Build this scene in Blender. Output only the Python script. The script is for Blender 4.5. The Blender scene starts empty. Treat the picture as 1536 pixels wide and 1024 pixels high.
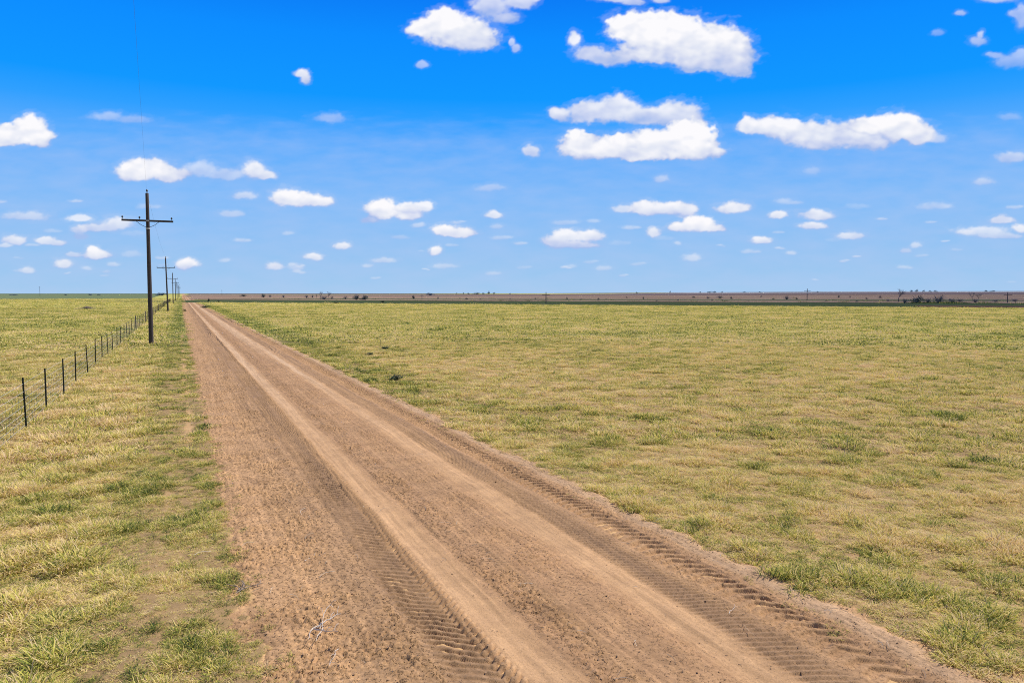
import bpy, math, random
import numpy as np
from mathutils import Vector, Matrix

random.seed(7); RNG = np.random.default_rng(11)
scene = bpy.context.scene
col = scene.collection
R = math.radians

# ------------------------------------------------------------------ camera geometry
FPX = 1109.0            # focal length in pixels of a 1536 px wide frame
CAM_H = 3.0
YAW = R(23.92)          # the road runs along +Y, the camera looks to the right of it
PITCH = R(3.715)

def ray(px, py):
    u = (px - 768) / FPX; v = -(py - 512) / FPX
    fy = math.cos(PITCH) + v * math.sin(PITCH); fz = -math.sin(PITCH) + v * math.cos(PITCH)
    return (u * math.cos(YAW) + fy * math.sin(YAW), -u * math.sin(YAW) + fy * math.cos(YAW), fz)

def project(x, y, z):
    """numpy: world direction / point (relative to the eye) -> photo pixels, for where each cloud stands in the sky"""
    fwd = x * math.sin(YAW) + y * math.cos(YAW)
    rt = x * math.cos(YAW) - y * math.sin(YAW)
    dep = fwd * math.cos(PITCH) - z * math.sin(PITCH)
    up = fwd * math.sin(PITCH) + z * math.cos(PITCH)
    dep = np.maximum(dep, 1e-3)
    return 768 + FPX * rt / dep, 512 - FPX * up / dep

def road_off(y):
    return -1.6 * (1 - np.exp(-np.maximum(y, 0) / 250.0))

# ------------------------------------------------------------------ numpy noise
_perm = RNG.permutation(256).astype(np.int64); _perm = np.concatenate([_perm, _perm])
_ang = RNG.uniform(0, 2 * np.pi, 256); _gx = np.cos(_ang); _gy = np.sin(_ang)
def perlin(x, y, seed=0):
    x = np.asarray(x, float) + seed * 17.31; y = np.asarray(y, float) + seed * 9.77
    xi = np.floor(x).astype(np.int64); yi = np.floor(y).astype(np.int64)
    xf = x - xi; yf = y - yi
    u = xf * xf * xf * (xf * (xf * 6 - 15) + 10); v = yf * yf * yf * (yf * (yf * 6 - 15) + 10)
    def gr(ix, iy, dx, dy):
        h = _perm[(_perm[ix & 255] + (iy & 255)) & 511]
        return _gx[h] * dx + _gy[h] * dy
    a = gr(xi, yi, xf, yf); b = gr(xi + 1, yi, xf - 1, yf)
    c = gr(xi, yi + 1, xf, yf - 1); d = gr(xi + 1, yi + 1, xf - 1, yf - 1)
    return ((a * (1 - u) + b * u) * (1 - v) + (c * (1 - u) + d * u) * v) * 1.5
def fbm(x, y, octv=4, seed=0, gain=0.5):
    s = 0; a = 1; t = 0
    ca, sa = math.cos(0.6), math.sin(0.6)
    x = np.asarray(x, float); y = np.asarray(y, float)
    for o in range(octv):
        s = s + a * perlin(x, y, seed + o * 3.7); t += a; a *= gain
        x, y = (x * ca - y * sa) * 2.03, (x * sa + y * ca) * 2.03
    return s / t
def sstep(a, b, x):
    t = np.clip((x - a) / (b - a), 0, 1); return t * t * (3 - 2 * t)
def bandf(x, a, b, s):
    return sstep(a - s, a + s, x) * (1 - sstep(b - s, b + s, x))

# ------------------------------------------------------------------ mesh helpers
def raw_mesh(name, verts, faces_flat, sizes, attrs=None, smooth=False):
    me = bpy.data.meshes.new(name)
    v = np.ascontiguousarray(verts, dtype=np.float32)
    me.vertices.add(len(v)); me.vertices.foreach_set('co', v.ravel())
    if len(sizes):
        sizes = np.asarray(sizes, np.int32)
        me.loops.add(int(sizes.sum())); me.loops.foreach_set('vertex_index', np.asarray(faces_flat, np.int32))
        me.polygons.add(len(sizes))
        st = np.concatenate([[0], np.cumsum(sizes)[:-1]]).astype(np.int32)
        me.polygons.foreach_set('loop_start', st)
        try: me.polygons.foreach_set('loop_total', sizes)
        except Exception: pass
        me.polygons.foreach_set('use_smooth', np.full(len(sizes), smooth, dtype=bool))
    me.update(calc_edges=True)
    for k, (typ, arr) in (attrs or {}).items():
        a = me.attributes.new(k, typ, 'POINT')
        if typ == 'FLOAT': a.data.foreach_set('value', np.ascontiguousarray(arr, np.float32))
        elif typ == 'INT': a.data.foreach_set('value', np.ascontiguousarray(arr, np.int32))
        elif typ == 'FLOAT_VECTOR': a.data.foreach_set('vector', np.ascontiguousarray(arr, np.float32).ravel())
        elif typ == 'FLOAT_COLOR':
            c = np.ones((len(v), 4), np.float32); c[:, :3] = arr; a.data.foreach_set('color', c.ravel())
    return me

def grid_object(name, X, Y, Z, mat, attrs=None, wrap=False, smooth=True):
    n, m = X.shape
    V = np.stack([X, Y, Z], -1).reshape(-1, 3)
    i, j = np.meshgrid(np.arange(n - 1), np.arange(m if wrap else m - 1), indexing='ij')
    j2 = (j + 1) % m
    F = np.stack([i * m + j, i * m + j2, (i + 1) * m + j2, (i + 1) * m + j], -1).reshape(-1, 4)
    me = raw_mesh(name, V, F.ravel(), np.full(len(F), 4), attrs, smooth)
    o = bpy.data.objects.new(name, me); col.objects.link(o); me.materials.append(mat)
    return o

class MB:
    """collects shapes; build() links them as ONE mesh object"""
    def __init__(s): s.v = []; s.f = []
    def box(s, c, d, rot=None):
        M = Matrix.Translation(c) @ (rot.to_4x4() if rot else Matrix.Identity(4))
        n = len(s.v); hx, hy, hz = d[0] / 2, d[1] / 2, d[2] / 2
        for z in (-hz, hz):
            for x, y in ((-hx, -hy), (hx, -hy), (hx, hy), (-hx, hy)): s.v.append(tuple(M @ Vector((x, y, z))))
        s.f += [(n, n + 3, n + 2, n + 1), (n + 4, n + 5, n + 6, n + 7)] + [(n + i, n + (i + 1) % 4, n + 4 + (i + 1) % 4, n + 4 + i) for i in range(4)]
        return s
    def tube(s, pts, rad, seg=6, cap=True):
        pts = [Vector(p) for p in pts]
        if not hasattr(rad, '__len__'): rad = [rad] * len(pts)
        prev = None; n0 = len(s.v)
        for i, p in enumerate(pts):
            t = (pts[min(i + 1, len(pts) - 1)] - pts[max(i - 1, 0)]).normalized()
            ref = Vector((0, 0, 1)) if abs(t.z) < 0.9 else Vector((1, 0, 0))
            a = t.cross(ref).normalized(); b = t.cross(a).normalized()
            for k in range(seg):
                an = 2 * math.pi * k / seg
                s.v.append(tuple(p + a * math.cos(an) * rad[i] + b * math.sin(an) * rad[i]))
            if i:
                q = n0 + (i - 1) * seg
                for k in range(seg): s.f.append((q + k, q + (k + 1) % seg, q + seg + (k + 1) % seg, q + seg + k))
        if cap:
            s.f.append(tuple(n0 + k for k in range(seg))[::-1]); q = n0 + (len(pts) - 1) * seg
            s.f.append(tuple(q + k for k in range(seg)))
        return s
    def lathe(s, prof, c=(0, 0, 0), seg=12):
        n0 = len(s.v)
        for r, z in prof:
            for k in range(seg):
                an = 2 * math.pi * k / seg; s.v.append((c[0] + r * math.cos(an), c[1] + r * math.sin(an), c[2] + z))
        for i in range(len(prof) - 1):
            q = n0 + i * seg
            for k in range(seg): s.f.append((q + k, q + (k + 1) % seg, q + seg + (k + 1) % seg, q + seg + k))
        s.f.append(tuple(n0 + k for k in range(seg))[::-1]); q = n0 + (len(prof) - 1) * seg
        s.f.append(tuple(q + k for k in range(seg)))
        return s
    def tri(s, a, b, c): n = len(s.v); s.v += [tuple(a), tuple(b), tuple(c)]; s.f.append((n, n + 1, n + 2)); return s
    def mesh(s, name, mat, smooth=False):
        me = bpy.data.meshes.new(name); me.from_pydata(s.v, [], s.f); me.update()
        me.materials.append(mat)
        if smooth: me.polygons.foreach_set('use_smooth', [True] * len(me.polygons))
        return me
    def build(s, name, mat, parent=None, smooth=False):
        return link(name, s.mesh(name, mat, smooth), parent)

def link(name, me, parent=None):
    o = bpy.data.objects.new(name, me); col.objects.link(o); o.parent = parent; return o
def empty(name, loc, rz=0):
    o = bpy.data.objects.new(name, None); col.objects.link(o); o.location = loc; o.rotation_euler = (0, 0, rz)
    o.empty_display_size = 0.3; return o
def tag(o, label=None, cat=None, group=None, kind=None):
    for k, v in (('label', label), ('category', cat), ('group', group), ('kind', kind)):
        if v: o[k] = v
    return o
def copy_tree(o, parent=None):
    c = o.copy(); col.objects.link(c)
    if parent: c.parent = parent
    for ch in [x for x in col.objects if x.parent == o]: copy_tree(ch, c)
    return c

# ------------------------------------------------------------------ materials
def new_mat(name):
    m = bpy.data.materials.new(name); m.use_nodes = True
    nt = m.node_tree; nt.nodes.clear()
    out = nt.nodes.new('ShaderNodeOutputMaterial')
    return m, nt, out
def N(nt, t, **kw):
    n = nt.nodes.new(t)
    for k, v in kw.items():
        if k == 'inp':
            for a, b in v.items(): n.inputs[a].default_value = b
        else: setattr(n, k, v)
    return n
def ramp(nt, stops, fac=None):
    r = nt.nodes.new('ShaderNodeValToRGB'); e = r.color_ramp.elements
    while len(e) < len(stops): e.new(0.5)
    for i, (p, c) in enumerate(stops): e[i].position = p; e[i].color = (*c, 1)
    if fac is not None: nt.links.new(fac, r.inputs[0])
    return r
def simple_mat(name, c1, c2, scale=8.0, rough=0.9, stretch=(1, 1, 1), metal=0.0, bump=0.0):
    m, nt, out = new_mat(name); L = nt.links.new
    tc = N(nt, 'ShaderNodeTexCoord'); mp = N(nt, 'ShaderNodeMapping'); mp.inputs['Scale'].default_value = stretch
    no = N(nt, 'ShaderNodeTexNoise', inp={'Scale': scale, 'Detail': 6.0, 'Roughness': 0.65})
    L(tc.outputs['Object'], mp.inputs[0]); L(mp.outputs[0], no.inputs['Vector'])
    r = ramp(nt, [(0.32, c1), (0.68, c2)], no.outputs['Fac'])
    b = N(nt, 'ShaderNodeBsdfPrincipled', inp={'Roughness': rough, 'Metallic': metal})
    b.inputs['Specular IOR Level'].default_value = 0.25
    L(r.outputs[0], b.inputs['Base Color'])
    if bump:
        bp = N(nt, 'ShaderNodeBump', inp={'Strength': 0.7, 'Distance': bump}); L(no.outputs['Fac'], bp.inputs['Height']); L(bp.outputs[0], b.inputs['Normal'])
    L(b.outputs[0], out.inputs[0]); return m

def soil_mat(name, bumpd=0.004, fine=60.0):
    m, nt, out = new_mat(name); L = nt.links.new
    at = N(nt, 'ShaderNodeAttribute', attribute_name='tint')
    ge = N(nt, 'ShaderNodeNewGeometry')
    n1 = N(nt, 'ShaderNodeTexNoise', inp={'Scale': fine, 'Detail': 6.0, 'Roughness': 0.75})
    n2 = N(nt, 'ShaderNodeTexNoise', inp={'Scale': 3.1, 'Detail': 8.0, 'Roughness': 0.7})
    L(ge.outputs['Position'], n1.inputs['Vector']); L(ge.outputs['Position'], n2.inputs['Vector'])
    r1 = ramp(nt, [(0.25, (0.72, 0.70, 0.68)), (0.5, (1, 1, 1)), (0.75, (1.22, 1.2, 1.18))], n1.outputs['Fac'])
    r2 = ramp(nt, [(0.3, (0.84, 0.83, 0.83)), (0.7, (1.16, 1.16, 1.14))], n2.outputs['Fac'])
    a = N(nt, 'ShaderNodeMix', data_type='RGBA', blend_type='MULTIPLY'); a.inputs['Factor'].default_value = 1
    b = N(nt, 'ShaderNodeMix', data_type='RGBA', blend_type='MULTIPLY'); b.inputs['Factor'].default_value = 1
    L(at.outputs['Color'], a.inputs[6]); L(r1.outputs[0], a.inputs[7])
    L(a.outputs[2], b.inputs[6]); L(r2.outputs[0], b.inputs[7])
    bs = N(nt, 'ShaderNodeBsdfPrincipled', inp={'Roughness': 1.0}); bs.inputs['Specular IOR Level'].default_value = 0.1
    L(b.outputs[2], bs.inputs['Base Color'])
    bp = N(nt, 'ShaderNodeBump', inp={'Strength': 1.0, 'Distance': bumpd})
    L(n1.outputs['Fac'], bp.inputs['Height'])
    # crumbs and flakes: thresholded noise, stronger where the soil is loose
    al = N(nt, 'ShaderNodeAttribute', attribute_name='loose')
    n3 = N(nt, 'ShaderNodeTexNoise', inp={'Scale': 26.0, 'Detail': 3.0, 'Roughness': 0.6, 'Distortion': 0.6}); L(ge.outputs['Position'], n3.inputs['Vector'])
    r3 = ramp(nt, [(0.57, (0, 0, 0)), (0.63, (1, 1, 1))], n3.outputs['Fac'])
    ad = N(nt, 'ShaderNodeMath', operation='MULTIPLY_ADD'); ad.inputs[1].default_value = 0.8; ad.inputs[2].default_value = 0.25; L(al.outputs['Fac'], ad.inputs[0])
    b3 = N(nt, 'ShaderNodeBump', inp={'Distance': 0.012}); L(ad.outputs[0], b3.inputs['Strength']); L(r3.outputs[0], b3.inputs['Height']); L(bp.outputs[0], b3.inputs['Normal'])
    L(b3.outputs[0], bs.inputs['Normal'])
    L(bs.outputs[0], out.inputs[0]); return m

def field_mat(name, stops, scale, detail=8.0, stretch=(1, 1, 1), rot=0.0):
    """far fields: several sizes of noise mixed, world coordinates"""
    m, nt, out = new_mat(name); L = nt.links.new
    ge = N(nt, 'ShaderNodeNewGeometry'); mp = N(nt, 'ShaderNodeMapping')
    mp.inputs['Rotation'].default_value = (0, 0, rot); mp.inputs['Scale'].default_value = stretch
    L(ge.outputs['Position'], mp.inputs[0])
    n = N(nt, 'ShaderNodeTexNoise', inp={'Scale': scale, 'Detail': detail, 'Roughness': 0.7})
    L(mp.outputs[0], n.inputs['Vector'])
    r = ramp(nt, stops, n.outputs['Fac'])
    b = N(nt, 'ShaderNodeBsdfDiffuse', inp={'Roughness': 1.0}); L(r.outputs[0], b.inputs[0]); L(b.outputs[0], out.inputs[0])
    return m

GRAMP = [(0.0, (0.84, 0.63, 0.36)), (0.24, (0.85, 0.67, 0.25)), (0.44, (0.72, 0.63, 0.135)), (0.6, (0.38, 0.41, 0.078)),
         (0.78, (0.145, 0.195, 0.050)), (1.0, (0.050, 0.088, 0.038))]
def gramp_np(g):
    g = np.clip(g, 0, 1); ps = [s[0] for s in GRAMP]
    return np.stack([np.interp(g, ps, [s[1][k] for s in GRAMP]) for k in range(3)], -1)

def grass_mat(name):
    m, nt, out = new_mat(name); L = nt.links.new
    ai = N(nt, 'ShaderNodeAttribute', attribute_name='g', attribute_type='INSTANCER')
    ab = N(nt, 'ShaderNodeAttribute', attribute_name='b'); ah = N(nt, 'ShaderNodeAttribute', attribute_name='h')
    # g + (b-.5)*.55 - h*.12
    m1 = N(nt, 'ShaderNodeMath', operation='MULTIPLY_ADD'); m1.inputs[1].default_value = 0.80; m1.inputs[2].default_value = -0.36
    L(ab.outputs['Fac'], m1.inputs[0])
    m2 = N(nt, 'ShaderNodeMath', operation='MULTIPLY_ADD'); m2.inputs[1].default_value = -0.14
    L(ah.outputs['Fac'], m2.inputs[0]); L(m1.outputs[0], m2.inputs[2])
    m3 = N(nt, 'ShaderNodeMath', operation='ADD'); L(ai.outputs['Fac'], m3.inputs[0]); L(m2.outputs[0], m3.inputs[1])
    r = ramp(nt, GRAMP, m3.outputs[0])
    d = N(nt, 'ShaderNodeBsdfDiffuse'); t = N(nt, 'ShaderNodeBsdfTranslucent'); L(r.outputs[0], d.inputs[0]); L(r.outputs[0], t.inputs[0])
    mx = N(nt, 'ShaderNodeMixShader'); mx.inputs[0].default_value = 0.32
    L(d.outputs[0], mx.inputs[1]); L(t.outputs[0], mx.inputs[2]); L(mx.outputs[0], out.inputs[0])
    return m

M_soil = soil_mat('road_soil'); M_ground = soil_mat('ground_soil', 0.006, 35.0)
M_grass = grass_mat('grass_blades')
M_pole = simple_mat('pole_wood', (0.045, 0.036, 0.035), (0.105, 0.085, 0.075), 9, 0.9, (6, 6, 0.35), bump=0.01)
M_arm = simple_mat('arm_wood', (0.06, 0.055, 0.055), (0.13, 0.115, 0.10), 9, 0.9, (0.4, 6, 6))
M_steel = simple_mat('galvanised_steel', (0.38, 0.38, 0.38), (0.6, 0.6, 0.6), 20, 0.5)
M_dsteel = simple_mat('weathered_steel', (0.05, 0.055, 0.06), (0.11, 0.11, 0.11), 20, 0.6)
M_insul = simple_mat('insulator_glass', (0.05, 0.06, 0.07), (0.10, 0.11, 0.12), 12, 0.35)
M_post = simple_mat('post_paint', (0.012, 0.022, 0.018), (0.04, 0.045, 0.035), 25, 0.75)
M_postw = simple_mat('fence_post_wood', (0.07, 0.06, 0.05), (0.16, 0.14, 0.12), 12, 0.95, (4, 4, 0.4))
M_wire = simple_mat('fence_wire', (0.30, 0.31, 0.29), (0.48, 0.48, 0.44), 15, 0.6)
M_twig = simple_mat('dry_twig', (0.55, 0.47, 0.38), (0.78, 0.70, 0.60), 30, 0.9)
M_root = simple_mat('dead_root', (0.16, 0.12, 0.09), (0.36, 0.29, 0.23), 30, 0.95)
M_bark = simple_mat('hazy_branch', (0.055, 0.055, 0.07), (0.12, 0.115, 0.13), 0.9, 0.95)  # bluish distance haze put into the bark colour
M_twigc = simple_mat('hazy_crown', (0.10, 0.11, 0.14), (0.19, 0.19, 0.21), 0.8, 0.95)  # twigs tinted blue-grey to stand in for distance haze
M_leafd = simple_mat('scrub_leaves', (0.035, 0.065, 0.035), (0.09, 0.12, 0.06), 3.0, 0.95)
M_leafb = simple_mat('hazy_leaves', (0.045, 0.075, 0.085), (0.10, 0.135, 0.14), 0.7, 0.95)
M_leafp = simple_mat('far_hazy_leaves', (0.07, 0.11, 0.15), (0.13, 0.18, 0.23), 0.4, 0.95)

# ------------------------------------------------------------------ terrain
NRM = (0.74, 0.67)                   # normal of the straight far edge of the right-hand field
def Dist(x, y): return x * NRM[0] + y * NRM[1]
def rise(x, y):
    d = np.hypot(x, y); D = Dist(x, y)
    w = sstep(0.12, 0.95, x / np.maximum(d, 1))
    return 0.0046 * np.clip(D - 260, 0, 1800) * w

def road_mask(x, y):
    xr = x - road_off(y)
    e = 0.22 * fbm(x * 1.1, y * 1.1, 3, 40) + 0.18 * fbm(x * 5, y * 5, 2, 41)
    return sstep(0.34, 0.72, xr + e) * (1 - sstep(5.34, 5.82, xr + e))

def base_height(x, y):
    xr = x - road_off(y)
    near = 1 / (1 + (np.hypot(x, y) / 160.0) ** 2)
    z = 0.055 * fbm(x * 0.5, y * 0.5, 3, 1) * near
    z = z + 0.03 * sstep(0.5, -0.5, xr) + 0.03 * bandf(xr, 5.25, 6.3, 0.35)     # low banks either side of the road
    z = z - 0.03 * bandf(xr, -0.25, 0.25, 0.3) * sstep(5, 14, y)                 # worn wheel rut in the verge
    z = z - 0.09 * sstep(0.3, -1.8, xr)                                   # crown of the verge
    return z + rise(x, y)
def clump(x, y):
    return fbm(x * 1.7, y * 1.7, 4, 5)
def ground_height(x, y):
    r = np.hypot(x, y); near = 1 / (1 + (r / 60.0) ** 2)
    return base_height(x, y) + near * (0.035 * clump(x, y) + 0.018 * fbm(x * 9, y * 9, 3, 8)) - 0.022 * road_mask(x, y)

def green(x, y):
    """0 = bleached straw, 1 = dark green"""
    xr = x - road_off(y); r = np.hypot(x, y)
    g = 0.395 + 0.42 * fbm(x * 0.75, y * 0.75, 3, 12) + 0.34 * fbm(x * 0.14, y * 0.14, 3, 13) + 0.42 * fbm(x * 2.6, y * 2.6, 3, 14)
    g = g + 0.24 * bandf(xr, 5.5, 7.8, 0.9) * sstep(9, 20, y) * (1 - 0.6 * sstep(120, 250, y)) + 0.22 * bandf(xr, -0.85, 0.6, 0.25) - 0.03 * bandf(xr, -3.1, -1.0, 0.3) * sstep(60, 25, y) + 0.16 * bandf(xr, -8, -3.5, 0.6) * sstep(45, 20, y)
    g = g + 0.05 * sstep(4, 16, -xr) + 0.07 * sstep(18, 60, r)
    g = g + 0.10 * sstep(60, 30, r) * sstep(12, 4, r) 
    return g
def cover(x, y):
    """chance that grass grows here"""
    xr = x - road_off(y)
    r = np.hypot(x, y)
    c = 1.10 + 0.50 * fbm(x * 1.5, y * 1.5, 4, 21) + 0.40 * fbm(x * 3.6, y * 3.6, 2, 22)
    c = c - 0.22 * bandf(xr, -0.60, 0.9, 0.3) * sstep(-0.4, 0.3, fbm(x * 1.3, y * 0.8, 3, 23) + 0.05)
    c = c - 0.9 * bandf(xr, 0.06, 0.24, 0.09) * sstep(10, 16, y) * (1 - sstep(50, 90, y)) * sstep(-0.2, 0.2, fbm(x, y * 0.35, 3, 24))
    c = c - 0.16 * bandf(xr, 5.5, 8.5, 0.6) * sstep(14, 6, y)
    c = c - 0.20 * sstep(16, 7, r) * (xr > 5)
    c = c + 0.30 * sstep(10, 24, r) * ((xr > 5.9) | (xr < -0.4))
    return np.clip(c, 0, 1) * (1 - sstep(0.2, 0.7, road_mask(x, y)))

def axis_geo(a, b, d0, k):
    out = [a]
    while out[-1] < b: out.append(out[-1] + max(d0, k * abs(out[-1])))
    return np.array(out)

# ground: one sheet to the horizon, finer where it is near
rr = np.concatenate([[0.3, 1.0, 1.8, 2.5], axis_geo(3.0, 13000.0, 0.03, 0.0085)])
az = np.concatenate([np.arange(-18, 66, 0.15), np.arange(66, 342, 3.0)])
RR, AZ = np.meshgrid(rr, np.radians(az), indexing='ij')
GX = RR * np.sin(AZ); GY = RR * np.cos(AZ)
GZ = ground_height(GX, GY)
gg = green(GX, GY); cv = cover(GX, GY)
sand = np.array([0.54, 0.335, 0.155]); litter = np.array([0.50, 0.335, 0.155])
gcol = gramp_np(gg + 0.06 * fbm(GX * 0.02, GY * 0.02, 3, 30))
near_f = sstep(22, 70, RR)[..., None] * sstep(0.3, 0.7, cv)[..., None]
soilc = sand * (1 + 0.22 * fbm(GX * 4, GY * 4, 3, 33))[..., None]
under = soilc * (1 - 0.8 * sstep(0.25, 0.75, cv))[..., None] + (litter * 0.52) * (0.8 * sstep(0.25, 0.75, cv))[..., None]  # soil under grass darkened so gaps between tufts read as shade
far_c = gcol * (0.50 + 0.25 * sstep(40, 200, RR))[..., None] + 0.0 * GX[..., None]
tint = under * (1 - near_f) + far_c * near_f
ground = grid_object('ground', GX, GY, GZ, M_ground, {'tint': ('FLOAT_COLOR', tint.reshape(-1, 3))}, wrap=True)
tag(ground, kind='structure')

# ------------------------------------------------------------------ dirt road
ry = axis_geo(3.0, 1600.0, 0.0115, 0.0020)
rx = np.linspace(0.1, 6.05, 560)
RY, RX = np.meshgrid(ry, rx, indexing='ij')
off = road_off(RY); WX = RX + off
wob = 0.022 * fbm(RX * 0.25, RY * 0.30, 3, 50) + 0.012 * fbm(RX * 1.3, RY * 1.6, 2, 51)
xr = RX + wob
rough_n = fbm(RX * 9, RY * 14, 3, 60)
def ridge(ph):                        # soft bars with a flat gap
    s_ = 0.5 + 0.5 * np.sin(2 * np.pi * ph); return sstep(0.30, 0.75, s_ + 0.22 * rough_n)
near = 1 / (1 + (RY / 70.0) ** 2)
z = base_height(WX, RY)
# ruts worn by wheels, loose soil thrown up between them
prof = -0.010 * bandf(xr, 2.38, 2.78, 0.18) - 0.010 * bandf(xr, 3.92, 4.35, 0.16) + 0.018 * bandf(xr, 1.3, 1.8, 0.2) + 0.014 * bandf(xr, 2.95, 3.7, 0.3)
prof = prof - 0.012 * bandf(xr, 1.85, 2.3, 0.12) - 0.012 * bandf(xr, 4.85, 5.2, 0.06) + 0.008 * bandf(xr, 5.32, 5.6, 0.10)
z = z + prof
# tyre treads
jit = 0.10 * fbm(RX * 6, RY * 6, 2, 61)
fade1 = 0.42 + 0.58 * sstep(-0.22, 0.22, fbm(RX * 1.2, RY * 0.35, 2, 62))
ph1 = (RY + 0.42 * xr + 0.05 * np.sin(xr * 9) + 0.035 * fbm(RX * 3, RY * 2.2, 2, 63)) / 0.118 + jit
t1 = bandf(xr, 1.84, 2.32, 0.05) * fade1
z = z + t1 * 0.048 * (ridge(ph1) - 0.6) * (0.7 + 0.6 * rough_n)
ph1b = (RY - 0.9 * xr) / 0.11 + jit
z = z + bandf(xr, 2.22, 2.36, 0.03) * 0.034 * (ridge(ph1b) - 0.5)
ph2 = (RY + 0.55 * np.abs(xr - 5.02) + 0.30 * xr + 0.03 * fbm(RX * 3, RY * 2.2, 2, 64)) / 0.165 + jit
t2 = bandf(xr, 4.86, 5.20, 0.03) * (0.5 + 0.5 * sstep(-0.25, 0.15, fbm(RX * 1.1, RY * 0.4, 2, 65)))
z = z + t2 * 0.050 * (ridge(ph2) - 0.5)
ph3 = (RY + 0.40 * xr) / 0.085 + jit
t3 = bandf(xr, 4.34, 4.72, 0.05)
z = z + t3 * 0.018 * (ridge(ph3) - 0.5)
# clods and crumbled soil, least on the packed wheel lines
loose = 0.25 + 0.9 * bandf(xr, 0.4, 1.85, 0.12) + 0.85 * bandf(xr, 2.82, 3.22, 0.08) + 0.5 * bandf(xr, 3.3, 3.9, 0.15) + 0.4 * bandf(xr, 5.2, 5.7, 0.08) + 0.35 * bandf(xr, 4.7, 5.3, 0.1)
loose = loose - 0.04 * bandf(xr, 2.4, 2.8, 0.1) - 0.04 * bandf(xr, 4.0, 4.3, 0.1)
patch = sstep(-0.25, 0.35, fbm(RX * 1.6, RY * 1.1, 3, 70))
# an older, fainter track crossing the first one at a slight angle
xo = xr - 0.035 * (RY - 8) * 0.5
z = z + bandf(xo, 1.05, 1.42, 0.05) * sstep(-0.1, 0.3, fbm(RX * 0.9, RY * 0.3, 2, 66)) * 0.016 * (ridge((RY + 0.3 * xo) / 0.13 + jit) - 0.5) * (RY < 30)
z = z + bandf(xr + 0.02 * (RY - 7), 3.15, 3.45, 0.05) * sstep(0.0, 0.3, fbm(RX * 0.9, RY * 0.3, 2, 67)) * 0.012 * (ridge((RY + 0.4 * xr) / 0.10 + jit) - 0.5) * (RY < 30)
ua = RX * math.cos(0.3) - RY * math.sin(0.3); va = RX * math.sin(0.3) + RY * math.cos(0.3)
wv = 0.05 * fbm(RX * 5, RY * 5, 2, 76)
c1 = fbm(ua * 10, (va + wv) * 23, 3, 71); c2 = fbm(ua * 20, (va + wv) * 44, 2, 72)
clod = sstep(0.14, 0.21, c1) * (0.35 + c1) * 0.021 + sstep(0.18, 0.26, c2) * 0.010
crack = -sstep(0.07, 0.0, np.abs(perlin(RX * 7 + 0.6 * c1, RY * 12, 73))) * 0.012
z = z + loose * (clod * (0.35 + 0.75 * patch) + crack * patch * bandf(xr, 0.5, 1.9, 0.2)) + 0.010 * fbm(RX * 3, RY * 3, 3, 74) * (0.4 + loose)
z = z + 0.006 * fbm(RX * 16, RY * 1.6, 3, 75)            # long fine drag marks
edge = road_mask(WX, RY)
z = z + 0.010 - 0.035 * (1 - edge)
# colours: soil tones by wheel band, with streaks and patches
A = np.array([0.50, 0.298, 0.148]); B = np.array([0.325, 0.188, 0.096]); Cc = np.array([0.55, 0.362, 0.21]); Dk = np.array([0.20, 0.124, 0.074])
def mixc(c, d, f): return c * (1 - f[..., None]) + d * f[..., None]
tc_ = np.broadcast_to(A, RX.shape + (3,)).copy()
ln = 1.4 * fbm(xr * 6.0, RY * 0.14, 5, 80); ln2 = 1.3 * fbm(xr * 17.0, RY * 0.22, 4, 81)
tc_ = mixc(tc_, B * 1.16, bandf(xr, 2.75, 3.95, 0.12) * (0.62 + 0.5 * ln))
tc_ = mixc(tc_, Dk, bandf(xr, 1.80, 2.34, 0.05) * (0.56 + 0.3 * ln))
tc_ = mixc(tc_, Dk, bandf(xr, 1.45, 1.85, 0.15) * 0.28)
fr = 0.12 + 0.88 * sstep(12, 34, RY)
tc_ = mixc(tc_, Cc, bandf(xr, 2.40, 2.68, 0.05) * (0.75 + 0.5 * ln) * fr)
tc_ = mixc(tc_, Cc, bandf(xr, 4.02, 4.24, 0.07) * (0.8 + 0.5 * ln) * fr)
tc_ = mixc(tc_, Cc, sstep(25, 60, RY) * bandf(xr, 3.55, 4.05, 0.12) * 0.8)
tc_ = mixc(tc_, Dk * 1.1, bandf(xr, 4.36, 4.78, 0.08) * (0.52 + 0.5 * ln))
tc_ = mixc(tc_, B * 1.1, bandf(xr, 4.78, 5.3, 0.08) * (0.5 + 0.6 * ln))
tc_ = mixc(tc_, Cc * 0.93, bandf(xr, 5.34, 5.62, 0.05) * 0.7)
tc_ = mixc(tc_, B * 0.9, np.clip(loose * 0.3 * sstep(0.05, 0.4, fbm(RX * 2.2, RY * 1.5, 3, 82)), 0, 1))
tc_ = tc_ * (1 + 0.24 * ln2 + 0.15 * ln + 0.10 * fbm(RX * 0.8, RY * 0.5, 3, 83))[..., None]
tc_ = tc_ * (1 - 0.25 * np.clip(sstep(0.12, -0.2, c1) * loose * 0.5, 0, 1))[..., None]  # darker in the low spots between clods
road = grid_object('dirt_road', WX, RY, z, M_soil, {'tint': ('FLOAT_COLOR', np.clip(tc_, 0.02, 0.9).reshape(-1, 3)), 'loose': ('FLOAT', np.clip(loose, 0, 1.2).ravel())})
tag(road, kind='structure')
del RX, RY, WX, z, tc_, c1, c2, clod, crack, ln, ln2

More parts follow.
